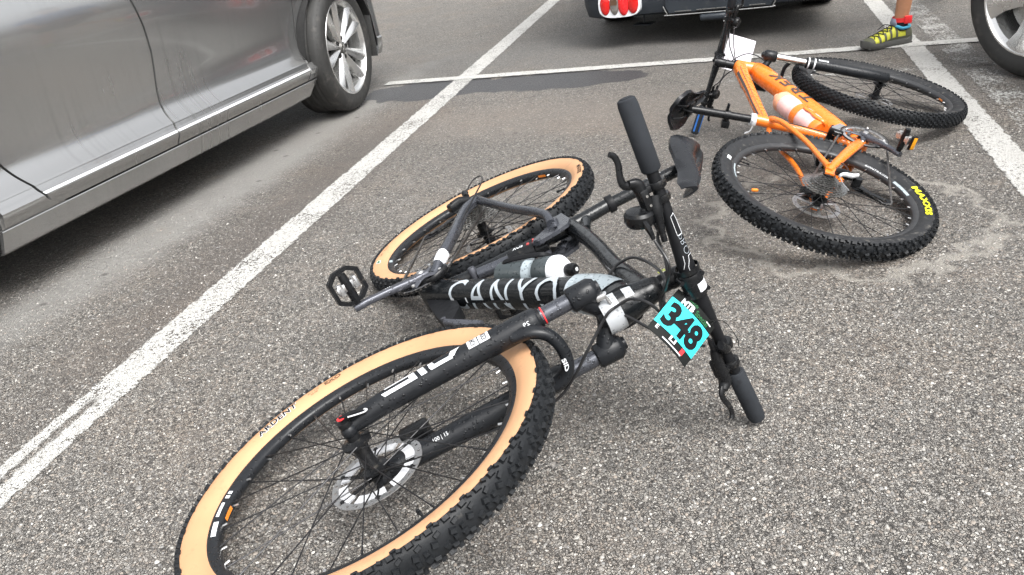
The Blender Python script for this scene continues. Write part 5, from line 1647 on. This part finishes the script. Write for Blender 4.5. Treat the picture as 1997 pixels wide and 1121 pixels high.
mt['lens_red'] = None
def silver_car():
    C_ = thing('parked_car', 'silver grey saloon car parked beside the left parking line', 'car', car_frame((-.6868, 4.5953, 0), 1.17238, -1), 'parked cars')
    ZH = .3386
    road_wheel(C_, wheel_mat(0, ZH, 0, -1, .1137), .338, .248, .225, 'ten', alloy_m, alloy_dark)
    WB = -2.80
    road_wheel(C_, wheel_mat(WB, ZH, 0, -1), .338, .248, .225, 'ten', alloy_m, alloy_dark)
    # side profile: (height, outward offset)
    lower = smooth_prof([(.343, -.0150), (.349, -.0175), (.362, -.030), (.380, -.046), (.400, -.058), (.43, -.066), (.49, -.068), (.56, -.062), (.64, -.053), (.72, -.045), (.79, -.042), (.85, -.048), (.92, -.066), (.985, -.090)], 4)
    trim = [(.263, -.010), (.266, -.004), (.2875, .0015), (.2890, .0040), (.291, .0045), (.309, .0075), (.3115, .0070), (.3265, -.0070), (.3285, -.0095), (.3425, -.0150)]
    rear_edge = curve_of([(.26, -1.99), (.268, -2.045), (.277, -2.068), (.300, -2.082), (.342, -2.098), (.397, -2.123), (.477, -2.163), (.60, -2.25), (.75, -2.36), (.99, -2.45)])
    mid = curve_of([(.26, -1.425), (.296, -1.414), (.345, -1.399), (.40, -1.386), (.465, -1.377), (.55, -1.360), (.619, -1.352), (.72, -1.360), (.818, -1.381), (.99, -1.44)])
    front = curve_of([(.26, -.43), (.304, -.402), (.36, -.378), (.42, -.360), (.52, -.342), (.641, -.331), (.99, -.325)])
    g = .0032
    sh = lambda f, d: (lambda z: f(z)+d)
    body = MB()
    # inner shell: added dark filler blocking light through the gaps, plus floor pan
    inner = MB()
    pin = [(.18, -.07), (.30, -.060), (.45, -.095), (.75, -.085), (.98, -.13)]
    strip(inner, pin, lambda z: -2.45 if z > .5 else -2.26, lambda z: -.37 if z > .2 else -.40, 3, .02)
    inner.box((-1.5, 1.70/2+.03, .215), (3.4, 1.60, .04))
    inner.box((-1.35, .35, .60), (1.6, .50, .70))
    inner.build('underbody_dark_fill', under_black, C_)
    for nm, X0, X1 in (('door', sh(rear_edge, g), sh(mid, -g)), ('door', sh(mid, g), sh(front, -g))):
        d = strip(MB(), lower, X0, X1, 26).build(nm, silver_paint, C_, ang=40)
        strip(MB(), trim, X0, X1, 10).build('door_trim', silver_paint, d, ang=20)
        # chrome insert along the ledge
        strip(MB(), [(.3135, .0064), (.3170, .0030), (.3205, -.0004)], X0, X1, 8, .002).build('chrome_strip', mt['alu'], d, ang=20)
    # wheel arch helper: front edge of the door stub / fender cut by the arch
    RA = .372
    def arch_back(z, cx=0.):      # rear side of an arch at height z
        q = RA*RA-(z-ZH)**2
        return cx-math.sqrt(max(q, 0.)) if q > 0 else cx
    def arch_front(z, cx=0.):
        q = RA*RA-(z-ZH)**2
        return cx+math.sqrt(max(q, 0.)) if q > 0 else cx
    up = [(z, o) for z, o in lower if z < ZH+RA-.004]+[(ZH+RA-.003, float(np.interp(ZH+RA-.003, [p[0] for p in lower], [p[1] for p in lower])))]
    hi = [(ZH+RA-.003, up[-1][1])]+[(z, o) for z, o in lower if z > ZH+RA]
    fe = MB()
    lip = lambda L: [(z, o+.012*math.exp(-((z-.45)/.3)**2)) for z, o in L]
    strip(fe, up, sh(front, g), lambda z: arch_back(z)+.0, 4, .02)
    strip(fe, hi, sh(front, g), lambda z: .62-.25*(z-.71), 16, .01)
    strip(fe, [p for p in up if p[0] > .50], lambda z: arch_front(z), lambda z: .56, 3, .02)
    strip(fe, trim, sh(front, g), lambda z: -.335, 2)
    fe.build('front_wing', silver_paint, C_, ang=40)
    # arch lining
    for cx in (0., WB): MB().lathe([(RA+.001, .018), (RA-.004, .020), (RA-.003, .05), (RA+.01, .30)], (cx, 0, ZH), (0, 1, 0), n=40, arc=(math.pi*.98, 2.06*math.pi), ref=(1, 0, 0)).build('arch_liner', under_black, C_)
    qp = MB()
    strip(qp, lower, lambda z: WB+RA-.02 if z > ZH+RA else arch_front(z, WB), sh(rear_edge, -g), 6, .012)
    strip(qp, hi, lambda z: WB-.95, lambda z: WB+RA-.02, 8, .01)
    strip(qp, [(z, o) for z, o in lower if .40 < z < ZH+RA], lambda z: WB-.95, lambda z: arch_back(z, WB), 6, .012)
    strip(qp, trim, lambda z: -2.262, sh(rear_edge, -g), 3)
    qp.build('rear_wing', silver_paint, C_, ang=40)
    # sill with a rolled lower edge; swells at the rear
    sl = MB()
    prof = [(.176, -.060), (.178, -.036), (.186, -.027), (.215, -.018), (.240, -.010), (.2555, -.0045), (.2585, -.0065), (.2585, -.030)]
    strip(sl, prof, lambda z: -2.285+.10*(z-.176), lambda z: -.405+.9*max(0, z-.19), 16, .012)
    strip(sl, [(.258, -.012), (.262, -.008), (.300, -.004)], lambda z: -2.272, lambda z: float(np.interp(z, [.258, .268, .300], [-1.98, -2.05, -2.085])), 4, .01)
    sl.build('sill', silver_paint, C_, ang=30)
    # front bumper: wraps inward ahead of the wheel
    bp = MB()
    plan = [(.352, .000), (.378, .006), (.398, .003), (.43, -.018), (.50, -.06), (.60, -.135), (.70, -.26), (.78, -.45), (.83, -.80), (.84, -.95)]
    rings = []
    for z, s_ in ((.215, -.045), (.225, -.02), (.26, -.006), (.315, .0), (.322, -.008), (.40, -.012), (.52, -.018), (.60, -.030)):
        rings.append([V(x+(s_*.4 if x > .4 else 0), -(o+s_), z) for x, o in plan])
    bp.loft(rings, caps=False, closed=False)
    for r_ in rings[:1]: pass
    bp.loft([[V(x, -(o-.02), z) for x, o in ((.352, 0), (.353, -.06), (.355, -.25))] for z in (.215, .6)], caps=False, closed=False)
    bp.build('front_bumper', silver_paint, C_, ang=40)
    # upper car: cabin, windows, roof, bonnet (above the frame of the picture)
    prof_x = [(-3.75, .95, .98), (-3.35, 1.02, 1.05), (-2.6, 1.02, 1.36), (-1.9, 1.0, 1.43), (-1.1, 1.0, 1.42), (-.45, 1.0, 1.16), (.0, .97, 1.0), (.60, .80, .86), (.80, .66, .70)]
    cab = MB()
    rings = []
    for x, zb, zt in prof_x:
        zb = min(zb, zt)
        tuck = (zt-zb)*.55
        rings.append([V(x, .075, zb-.03), V(x, .085+tuck*.35, zb+(zt-zb)*.4), V(x, .12+tuck, zt-.02), V(x, .35+tuck*.5, zt+.015), V(x, .92, zt+.03), V(x, 1.48-tuck*.5, zt+.015), V(x, 1.72-tuck, zt-.02), V(x, 1.76-tuck*.35, zb+(zt-zb)*.4), V(x, 1.77, zb-.03)])
    cab.loft(rings)
    cab.build('cabin', silver_paint, C_, ang=50)
    for x0, x1, t0, t1 in ((-2.35, -1.45, 1.30, 1.37), (-1.36, -.62, 1.37, 1.16)):
        wn = MB()
        wn.add([(x0, .072, 1.01), (x1, .072, 1.01), (x1, .072+(t1-1.0)*.62, t1), (x0, .072+(t0-1.0)*.62, t0), (x0, .080, 1.01), (x1, .080, 1.01), (x1, .080+(t1-1.0)*.62, t1), (x0, .080+(t0-1.0)*.62, t0)], [(0, 1, 2, 3), (7, 6, 5, 4), (0, 4, 5, 1), (1, 5, 6, 2), (2, 6, 7, 3), (3, 7, 4, 0)])
        wn.build('window', glass_m, C_)
    far = MB()
    far.box((-1.35, 1.76, .60), (4.2, .06, .76), bev=.02)
    far.build('far_side', silver_paint, C_)
    for x in (0, WB): road_wheel(C_, wheel_mat(x, ZH, 1.79, 1), .338, .248, .2, 'ten', alloy_m, alloy_dark) if False else MB().lathe([(0, 0), (.25, 0), (.338, -.02), (.338, -.2), (0, -.2)], (x, 1.80, ZH), n=40).build('wheel', car_rubber, C_)
silver_car()

def white_wheel_car():
    a = R(97)
    o = Vector((2.2263, 3.2776, 0))
    C_ = thing('parked_car', 'parked car of which only the silver five-spoke alloy wheel shows', 'car', car_frame(o, a, 1), 'parked cars')
    ZH = .3234
    road_wheel(C_, wheel_mat(0, ZH, 0, 1, 1.8127-a), .322, .228, .21, R(-9), alloy_m, alloy_dark)
    pm = carpaint('pale_silver_paint', (.42, .42, .41))
    RA = .36
    bd = MB()
    poly = [(.56, .34), (.60, .55), (.52, .80), (-1.0, .95), (-3.4, .95), (-3.5, .40), (-3.10, .22)]
    arch = lambda cx: [(cx+RA*math.cos(t), ZH+RA*math.sin(t)) for t in np.linspace(math.pi*1.08, -.05, 16)]
    poly += arch(-2.7)+[(-2.2, .22), (-.50, .22)]+arch(0)
    bd.prism(poly, .10, (0, -.085, 0), (1, 0, 0), (0, 0, 1))
    bd.build('side_panel', pm, C_)
    MB().box((-1.5, -.95, .42), (3.9, 1.5, .4), bev=.05).box((-1.6, -.95, .75), (3.6, 1.7, .42), bev=.1).build('body', pm, C_)
    cb = MB()
    rings = []
    for x, zt in ((-3.2, .97), (-2.6, 1.36), (-1.6, 1.44), (-.9, 1.38), (-.1, .96)):
        t = (zt-.93)
        rings.append([V(x, -.08, .93), V(x, -.10-t*.45, zt-.03), V(x, -.5, zt), V(x, -1.4, zt), V(x, -1.75+t*.45, zt-.03), V(x, -1.78, .93)])
    cb.loft(rings)
    cb.build('cabin', glass_m, C_)
    road_wheel(C_, wheel_mat(-2.7, ZH, 0, 1), .322, .228, .21, R(20), alloy_m, alloy_dark)
    for x in (0, -2.7): MB().lathe([(0, 0), (.25, 0), (.322, -.02), (.322, -.2), (0, -.2)], (x, -1.80, ZH), (0, -1, 0), n=40).build('wheel', car_rubber, C_)
white_wheel_car()

def navy_car():
    ax = V(.92707, -.37488, 0)
    aw = V(.37488, .92707, 0)
    m = Matrix(([*map(float, ax)], [*map(float, aw)], [0, 0, 1])).transposed().to_4x4()
    m.translation = (.9025, 5.9248, 0)
    C_ = thing('parked_vehicle', 'low navy blue vehicle seen from behind with four-lamp tail light', 'car', m, 'parked cars')
    # x to the right, y away from the camera, z up; y = -.75 is the rear face
    def tyre(x0, x1):
        w_ = x1-x0
        prof = [(.20, 0), (.27, -.004), (.31, .012), (.322, .03)]
        for k in range(4):
            x = .035+(w_-.07)*k/4
            prof += [(.324, x), (.324, x+.034), (.316, x+.036), (.316, x+.041)]
        prof += [(.322, w_-.03), (.31, w_-.012), (.27, w_+.004), (.20, w_)]
        t = MB().lathe(prof, (x0, .32, .324), (1, 0, 0), n=64).build('wheel', car_rubber, C_, ang=25)
        MB().lathe([(0, .03), (.20, .02), (.205, w_-.02), (0, w_-.03)], (x0, .32, .324), (1, 0, 0), n=32).build('rim', alloy_dark, t)
    tyre(-.045, .19)
    tyre(1.31, 1.545)
    bp = MB()
    W0, W1 = .05, 1.56
    rings = []
    for z, y, ins in ((.178, -.60, .05), (.180, -.70, .03), (.195, -.735, .012), (.25, -.748, .0), (.34, -.752, -.006), (.46, -.74, -.006), (.60, -.70, 0.), (.80, -.66, .01)):
        r_ = [V(W0+ins-.015, .30, z), V(W0+ins-.015, y+.35, z), V(W0+ins, y+.16, z), V(W0+ins+.03, y+.06, z), V(W0+ins+.09, y+.015, z), V(W0+ins+.20, y, z)]
        l_ = [V(W0+W1-p[0], p[1], p[2]) for p in r_[::-1]]
        rings.append(r_+l_)
    # wheel-arch cut: the sides stop ahead of the tyre
    bp.loft([[p if p[1] < .02 else V(p[0], -.06, p[2]) for p in r_] for r_ in rings], caps=False, closed=False)
    b = bp.build('rear_bumper', navy_plastic, C_, ang=50)
    # inner dark mass
    MB().box((.80, .9, .55), (1.25, 2.9, .70)).box((.8, .0, .24), (1.0, 1.2, .06)).build('underbody_dark_fill', under_black, C_)
    up = MB()
    up.box((.805, 1.35, 1.05), (1.55, 4.0, .85), bev=.12)
    up.build('body', navy_plastic, C_)
    MB().box((.805, -.665, 1.15), (1.2, .02, .45), bev=.05).build('rear_window', glass_m, C_)
    # number-plate recess panel with a bright lower lip
    pn = MB()
    L = [(.565, .230), (.590, .183), (.615, .176), (1.15, .176), (1.19, .186), (1.212, .228)]
    pn.tube([V(x, -.757, z) for x, z in cr([V(*p) for p in L], 4)], .0042, 8)
    pn.build('bumper_lip', mt['cog'], b)
    pl_ = MB()
    pl_.prism([(.60, .188), (1.18, .188), (1.205, .23), (1.205, .50), (.58, .50), (.58, .23)], .012, (0, -.753, 0), (1, 0, 0), (0, 0, 1))
    pl_.build('bumper_panel', navy_plastic, b)
    bars = MB()
    for x0, x1 in ((.635, .73), (.76, .93), (.95, 1.03), (1.06, 1.15)):
        bars.rod((x0, -.763, .196), (x1, -.763, .196), .0028, 6)
    bars.build('bumper_ribs', mt['cog'], b)
    MB().box((.87, -.762, .262), (.030, .010, .022), bev=.003).box((.87, -.768, .262), (.020, .006, .012), bev=.002).build('parking_sensor', mt['part_black'], b)
    MB().box((.855, -.735, .150), (.155, .09, .036), bev=.014, seg=3).build('tow_bracket', navy_plastic, C_)
    # tail lamps: white bezel with four chambers
    for mir in (0, 1):
        def X(x): return x if not mir else W0+W1-x
        n_ = 40
        cx, cz, hw, hh = .307, .270+(.07 if mir else 0), .135, .082
        se = lambda k, sc, ex: (X(cx+hw*sc*math.copysign(abs(math.cos(k))**ex, math.cos(k))), cz+hh*sc*math.copysign(abs(math.sin(k))**ex, math.sin(k)))
        out = [se(2*math.pi*i/n_, 1., .62) for i in range(n_)]
        lamp = MB().prism(out, .045, (0, -.752, 0), (1, 0, 0), (0, 0, 1), z0=-.02, taper=.94).build('tail_light', mt['bottle_white'], b)
        redm, clr = mt['lens_red'], mt['lens_clear']
        for dx, wx, hz, mm in ((-.086, .031, .060, redm), (-.030, .029, .062, clr), (.026, .034, .070, mt['lens_red2']), (.083, .034, .062, redm)):
            q = MB()
            rings = []
            for s_, yy in ((1., -.775), (.96, -.781), (.75, -.786), (.35, -.789), (.02, -.790)):
                rings.append([V(X(cx+dx+wx*s_*math.cos(t)), yy, cz+hz*s_*math.sin(t)) for t in np.linspace(0, 2*math.pi, 28, endpoint=False)])
            q.loft(rings)
            lo = q.build('lens', mm, lamp, ang=60)
            if mm is clr:
                MB().prism([(X(cx+dx-.020), .268), (X(cx+dx+.020), .268), (X(cx+dx+.018), .300), (X(cx+dx-.018), .300)], .004, (0, -.791, 0), (1, 0, 0), (0, 0, 1)).build('indicator_bulb', mt['ink_brown'], lo)
    # hanging plate under the bumper
    MB().box((.405, -.52, .100), (.115, .10, .006), unit((1, -.25, 0)), unit((.25, 1, 0)), bev=.001).rod((.40, -.50, .10), (.40, -.46, .23), .006, 6).build('hanging_plate', navy_plastic, C_)
    MB().rod((.30, .2, .22), (1.3, .2, .22), .03, 12).build('rear_axle', under_black, C_)
mt['lens_red'] = M('lens_red', (.62, .012, .010), .12, coat=.6, var=.3, vs_=40)
mt['lens_red2'] = M('lens_red_bright', (.78, .02, .025), .25, coat=.4, var=.05)
mt['lens_clear'] = M('lens_clear', (.34, .32, .30), .08, metal=.6, var=.3, vs_=50)
navy_car()

# ================================================================== PERSON
def person():
    skin = M('skin', (.46, .225, .125), .48, var=.14, vs_=60, bump=.15, bs=300, grime=((.34, .13, .07), 30., .56, .3))
    shorts_m = M('shorts_cloth', (.02, .021, .025), .8, bump=.3)
    shirt_m = M('jersey_cloth', (.05, .12, .30), .8, bump=.3)
    shoe_y = M('shoe_yellow', (.50, .50, .045), .65, var=.25, vs_=180, bump=.8, bs=700, grime=((.13, .13, .03), 28., .53, .6))
    shoe_d = M('shoe_dark', (.075, .078, .050), .7, var=.3, vs_=80, bump=.4, bs=500)
    sole_m = M('shoe_sole', (.075, .075, .070), .75, var=.3, vs_=60)
    sock_m = M('sock', (.012, .012, .018), .9, bump=.5, bs=900)
    blue_m = M('shoe_lining', (.06, .33, .50), .75)
    tongue_m = M('shoe_tongue', (.22, .24, .30), .8, bump=.5)
    # foot frame: origin under the ankle, x toe-wards
    heel, toe = V(2.222, 4.178, 0), V(1.968, 4.148, 0)
    fx = unit(toe-heel)
    fy = np.cross(V(0, 0, 1), fx)
    org = heel+fx*.062
    P = lambda x, y, z: org+fx*x+fy*y+V(0, 0, z)
    root = bpy.data.objects.new('person', None)
    t = thing('person', 'person standing with bare leg and yellow green trail shoe on the cross line', 'person', Matrix.Translation([float(x) for x in org]))
    inv = lambda p: np.asarray(p, float)-org
    # body as one skinned surface
    J = {}
    verts, edges, rad = [], [], []
    def jt(n, p, r, parent=None):
        J[n] = len(verts)
        verts.append(inv(p)); rad.append(r)
        if parent: edges.append((J[parent], J[n]))
    knee = P(-.005, .015, .50)
    hip = P(-.02, -.02, .93)
    pel = P(-.02, -.11, .98)
    jt('pelvis', pel, .125)
    jt('hipL', hip, .092, 'pelvis')
    jt('thighL', P(-.012, .0, .72), .075, 'hipL')
    jt('kneeL', knee, .055, 'thighL')
    jt('calfL', P(-.024, .012, .37), .054, 'kneeL')
    jt('shinL', P(-.012, .006, .22), .039, 'calfL')
    jt('ankL', P(0, 0, .105), .0335, 'shinL')
    jt('footL', P(.02, 0, .055), .034, 'ankL')
    R_foot = V(2.98, 5.06, .26)
    kr = V(2.62, 4.50, .52)
    jt('hipR', P(-.02, -.20, .93), .092, 'pelvis')
    jt('thighR', (P(-.02, -.20, .93)+kr)/2, .075, 'hipR')
    jt('kneeR', kr, .055, 'thighR')
    jt('calfR', kr*.6+R_foot*.4, .053, 'kneeR')
    jt('ankR', R_foot, .034, 'calfR')
    jt('footR', R_foot+V(-.10, -.05, -.075), .032, 'ankR')
    jt('waist', P(.0, -.11, 1.12), .115, 'pelvis')
    jt('chest', P(.03, -.11, 1.35), .145, 'waist')
    jt('neck', P(.06, -.11, 1.52), .055, 'chest')
    jt('skull', P(.09, -.11, 1.66), .085, 'neck')
    jt('crown', P(.09, -.11, 1.72), .08, 'skull')
    for s_, n in ((1, 'L'), (-1, 'R')):
        jt('sho'+n, P(.03, -.11+s_*.19, 1.43), .058, 'chest')
        jt('elb'+n, P(.02, -.11+s_*.25, 1.14), .042, 'sho'+n)
        jt('wri'+n, P(.16, -.11+s_*.22, .93), .028, 'elb'+n)
        jt('palm'+n, P(.21, -.11+s_*.21, .88), .030, 'wri'+n)
        for k in range(4): jt('fin%d%s' % (k, n), P(.25+.008*k, -.11+s_*(.18+.022*k), .82), .009, 'palm'+n)
        jt('thumb'+n, P(.25, -.11+s_*.16, .88), .010, 'palm'+n)
    me = bpy.data.meshes.new('body')
    me.from_pydata([tuple(map(float, v)) for v in verts], edges, [])
    bo = link('body', me, t)
    sk = bo.modifiers.new('skin', 'SKIN')
    sk.use_smooth_shade = True
    for i, r in enumerate(rad):
        me.skin_vertices[0].data[i].radius = (r, r)
    me.skin_vertices[0].data[0].use_root = True
    bo.modifiers.new('sub', 'SUBSURF').levels = 2
    bo.modifiers['sub'].render_levels = 2
    me.materials.append(skin)
    q = MB()
    I = lambda x, y, z: inv(P(x, y, z))
    q.tube([inv(pel)+V(0, 0, .10), inv(pel), inv(pel)-V(0, 0, .06)], [(.16, .14), (.175, .15), (.17, .14)], 20)
    q.tube([inv(hip)+V(0, 0, .05), inv(P(-.012, 0, .72)), inv(P(-.008, .01, .58))], [.115, .105, .10], 18, caps=False)
    q.tube([inv(P(-.02, -.20, .98)), inv((P(-.02, -.20, .93)+kr)/2), inv(kr)+V(-.03, -.04, .06)], [.115, .105, .10], 18, caps=False)
    q.build('shorts', shorts_m, t)
    q = MB()
    q.tube(cr([I(-.01, -.11, 1.0), I(.0, -.11, 1.12), I(.03, -.11, 1.33), I(.04, -.11, 1.47), I(.055, -.11, 1.52)], 4), [(.165, .14), (.155, .13), (.19, .15), (.16, .11), (.07, .07)], 20, up=fy)
    for s_ in (1, -1): q.tube([I(.03, -.11+s_*.14, 1.44), I(.03, -.11+s_*.21, 1.36), I(.025, -.11+s_*.235, 1.24)], [.085, .075, .07], 14, caps=False)
    q.build('jersey', shirt_m, t)
    q = MB().ball(I(.078, -.11, 1.745), .088, 16, (1.05, .95, .85))
    q.build('hair', M('hair', (.03, .02, .013), .6), t)
    fc = MB()
    for s_ in (1, -1): fc.ball(I(.172, -.11+s_*.032, 1.69), .012, 8)
    fc.build('eyes', mt['ink_white'], t)
    MB().tube(cr([I(.165, -.11, 1.70), I(.19, -.11, 1.665), I(.175, -.11, 1.65)], 4), [.007, .013, .010], 8).build('nose', skin, t)
    # left shoe -------------------------------------------------
    L = .272
    def foot(nr, zl):      # widths and heights along the shoe, x from heel (-.062)
        pass
    xs = [-.060, -.050, -.025, .010, .050, .090, .130, .160, .185, .200, .207]
    wi = [.016, .028, .034, .034, .034, .040, .046, .045, .037, .022, .006]
    we = [.016, .028, .034, .034, .034, .040, .046, .045, .037, .022, .006]
    rz0 = [.028, .016, .012, .012, .014, .012, .011, .013, .018, .024, .028]
    toph = [.060, .088, .098, .092, .096, .080, .064, .055, .049, .042, .034]
    sho = thing_part = MB()
    rings = []
    for x, w1, w2, zb, zt in zip(xs, wi, we, rz0, toph):
        r_ = []
        for k in range(20):
            th = 2*math.pi*k/20
            c, s_ = math.cos(th), math.sin(th)
            y = (w1 if c > 0 else w2)*math.copysign(abs(c)**.75, c)*(1-.28*max(0, s_)**1.5)
            zc = (zb+zt)/2+.004
            r_.append(I(x, y, max(zb+.010, zc+(zt-zb)/2*math.copysign(abs(s_)**.85, s_))))
        rings.append(r_)
    sho.loft(rings)
    shoe = sho.build('shoe', shoe_y, t, 'yellow green mesh trail shoe with dark toe cap', ang=60)
    so_ = MB()
    r0, r1, r2 = [], [], []
    rings = []
    for zz, kk in ((.0, .90), (.006, 1.0), (.018, 1.06), (.028, 1.04), (.034, 1.0)):
        r_ = []
        n = len(xs)
        up_side = [(x*1.0+(.003 if i == n-1 else -.003 if i == 0 else 0), w_) for i, (x, w_) in enumerate(zip(xs, wi))]
        for i, (x, w_) in enumerate(up_side):
            spring = float(np.interp(x, [-.06, -.03, .06, .12, .17, .21], [.008, .001, .004, .0, .006, .020]))
            wave = .004*math.sin(x*75)
            r_.append(I(x, w_*kk+.001, zz+spring+(wave if zz > .03 else 0)))
        for i, (x, w_) in reversed(list(enumerate(up_side))):
            spring = float(np.interp(x, [-.06, -.03, .06, .12, .17, .21], [.008, .001, .004, .0, .006, .020]))
            r_.append(I(x, -w_*kk-.001, zz+spring))
        rings.append(r_)
    so_.loft(rings)
    for k in range(11):
        x = -.05+.023*k
        sp_ = float(np.interp(x, [-.06, -.03, .06, .12, .17, .21], [.008, .001, .004, .0, .006, .020]))
        for s_ in (1, -1): so_.box(I(x, s_*float(np.interp(x, xs, wi))*.78, .003+sp_), (.013, .016, .008), fx, fy)
    so_.build('sole', sole_m, shoe, ang=30)
    # dark overlays: toe bumper, heel counter, side bands
    ov = MB()
    def shell(x0, x1, t0, t1, lift=.0022, nx=6, nt=8):
        vs_, fs = [], []
        for i in range(nx+1):
            x = x0+(x1-x0)*i/nx
            w1, zb, zt = np.interp(x, xs, wi), np.interp(x, xs, rz0), np.interp(x, xs, toph)
            for j in range(nt+1):
                th = t0+(t1-t0)*j/nt
                c, s_ = math.cos(th), math.sin(th)
                y = (w1+lift)*math.copysign(abs(c)**.75, c)*(1-.28*max(0, s_)**1.5)
                zc = (zb+zt)/2+.004
                vs_.append(I(x, y, zc+((zt-zb)/2+lift)*math.copysign(abs(s_)**.85, s_)))
        for i in range(nx):
            for j in range(nt): fs.append((i*(nt+1)+j, (i+1)*(nt+1)+j, (i+1)*(nt+1)+j+1, i*(nt+1)+j+1))
        ov.add(vs_, fs)
    shell(.158, .206, -.6, math.pi+.6, .0018, 6, 14)
    shell(-.060, -.012, -.6, 1.05, .0022); shell(-.060, -.012, math.pi-1.05, math.pi+.6, .0022)
    for s_ in (0, 1):
        a = lambda t: t if not s_ else math.pi-t
        shell(-.02, .17, a(-.55), a(-.15), .002, 12, 3)
        for k in range(4):
            x = .035+.032*k
            shell(x-.006, x+.006, a(-.3), a(.95), .0016, 2, 5)
    ov.build('shoe_overlay', shoe_d, shoe)
    la = MB()
    for k in range(5):
        x = .035+.024*k
        for s_ in (1, -1):
            p = []
            for j in range(7):
                th = math.pi/2+s_*(.75-1.5*j/6)
                xx = x+.024*j/6
                w1, zb, zt = np.interp(xx, xs, wi), np.interp(xx, xs, rz0), np.interp(xx, xs, toph)
                c, sn = math.cos(th), math.sin(th)
                y = (w1+.003)*math.copysign(abs(c)**.75, c)*(1-.28*max(0, sn)**1.5)
                p.append(I(xx, y, (zb+zt)/2+.004+((zt-zb)/2+.003)*abs(sn)**.85))
            la.tube(p, .0022, 6)
    la.tube(cr([I(.045, 0, .102), I(.075, .012, .112), I(.090, .020, .104), I(.070, .028, .096), I(.048, .004, .102)], 5), .002, 6)
    la.tube(cr([I(.045, 0, .102), I(.078, -.012, .110), I(.10, -.020, .094), I(.112, -.018, .088)], 5), .002, 6)
    la.build('laces', mt['cable'], shoe)
    MB().tube(cr([I(.030, 0, .094), I(.038, 0, .115), I(.036, 0, .136)], 4), [(.010, .026), (.011, .024), (.007, .016)], 14, up=fx).build('tongue', tongue_m, shoe)
    MB().tube(cr([I(-.052, 0, .088), I(-.03, .030, .090), I(.005, .034, .088), I(.030, .024, .098), I(.034, 0, .100), I(.030, -.024, .098), I(.005, -.034, .088), I(-.03, -.030, .090), I(-.052, 0, .088)], 5), .0075, 10).build('shoe_collar', blue_m, shoe)
    MB().tube([I(.0, 0, .075), I(0, 0, .105), I(-.002, 0, .132), I(-.002, 0, .134)], [(.038, .036), (.0375, .036), (.0385, .0365), (.034, .033)], 22, up=fx).build('sock', sock_m, t)
    st = MB().lathe([(.039, -.011), (.0405, -.011), (.0405, .011), (.039, .011)], I(-.001, 0, .128), (0, 0, 1), n=26, closed=True)
    st.box(I(-.016, .040, .128), (.040, .012, .038), fx, fy, bev=.004)
    st.build('ankle_strap', mt['red'], t, 'red timing strap round the ankle')
    # right shoe, out of the frame
    rs = MB()
    o2 = inv(R_foot)
    d2 = unit(V(-.9, -.2, -.35))
    rs.tube([o2+V(.05, .01, -.02), o2+V(.03, 0, -.04), o2+d2*.08+V(0, 0, -.04), o2+d2*.2+V(0, 0, -.05)], [(.03, .03), (.05, .04), (.042, .045), (.02, .03)], 14)
    rs.build('shoe', shoe_y, t)
person()
print('objects', len(bpy.data.objects))
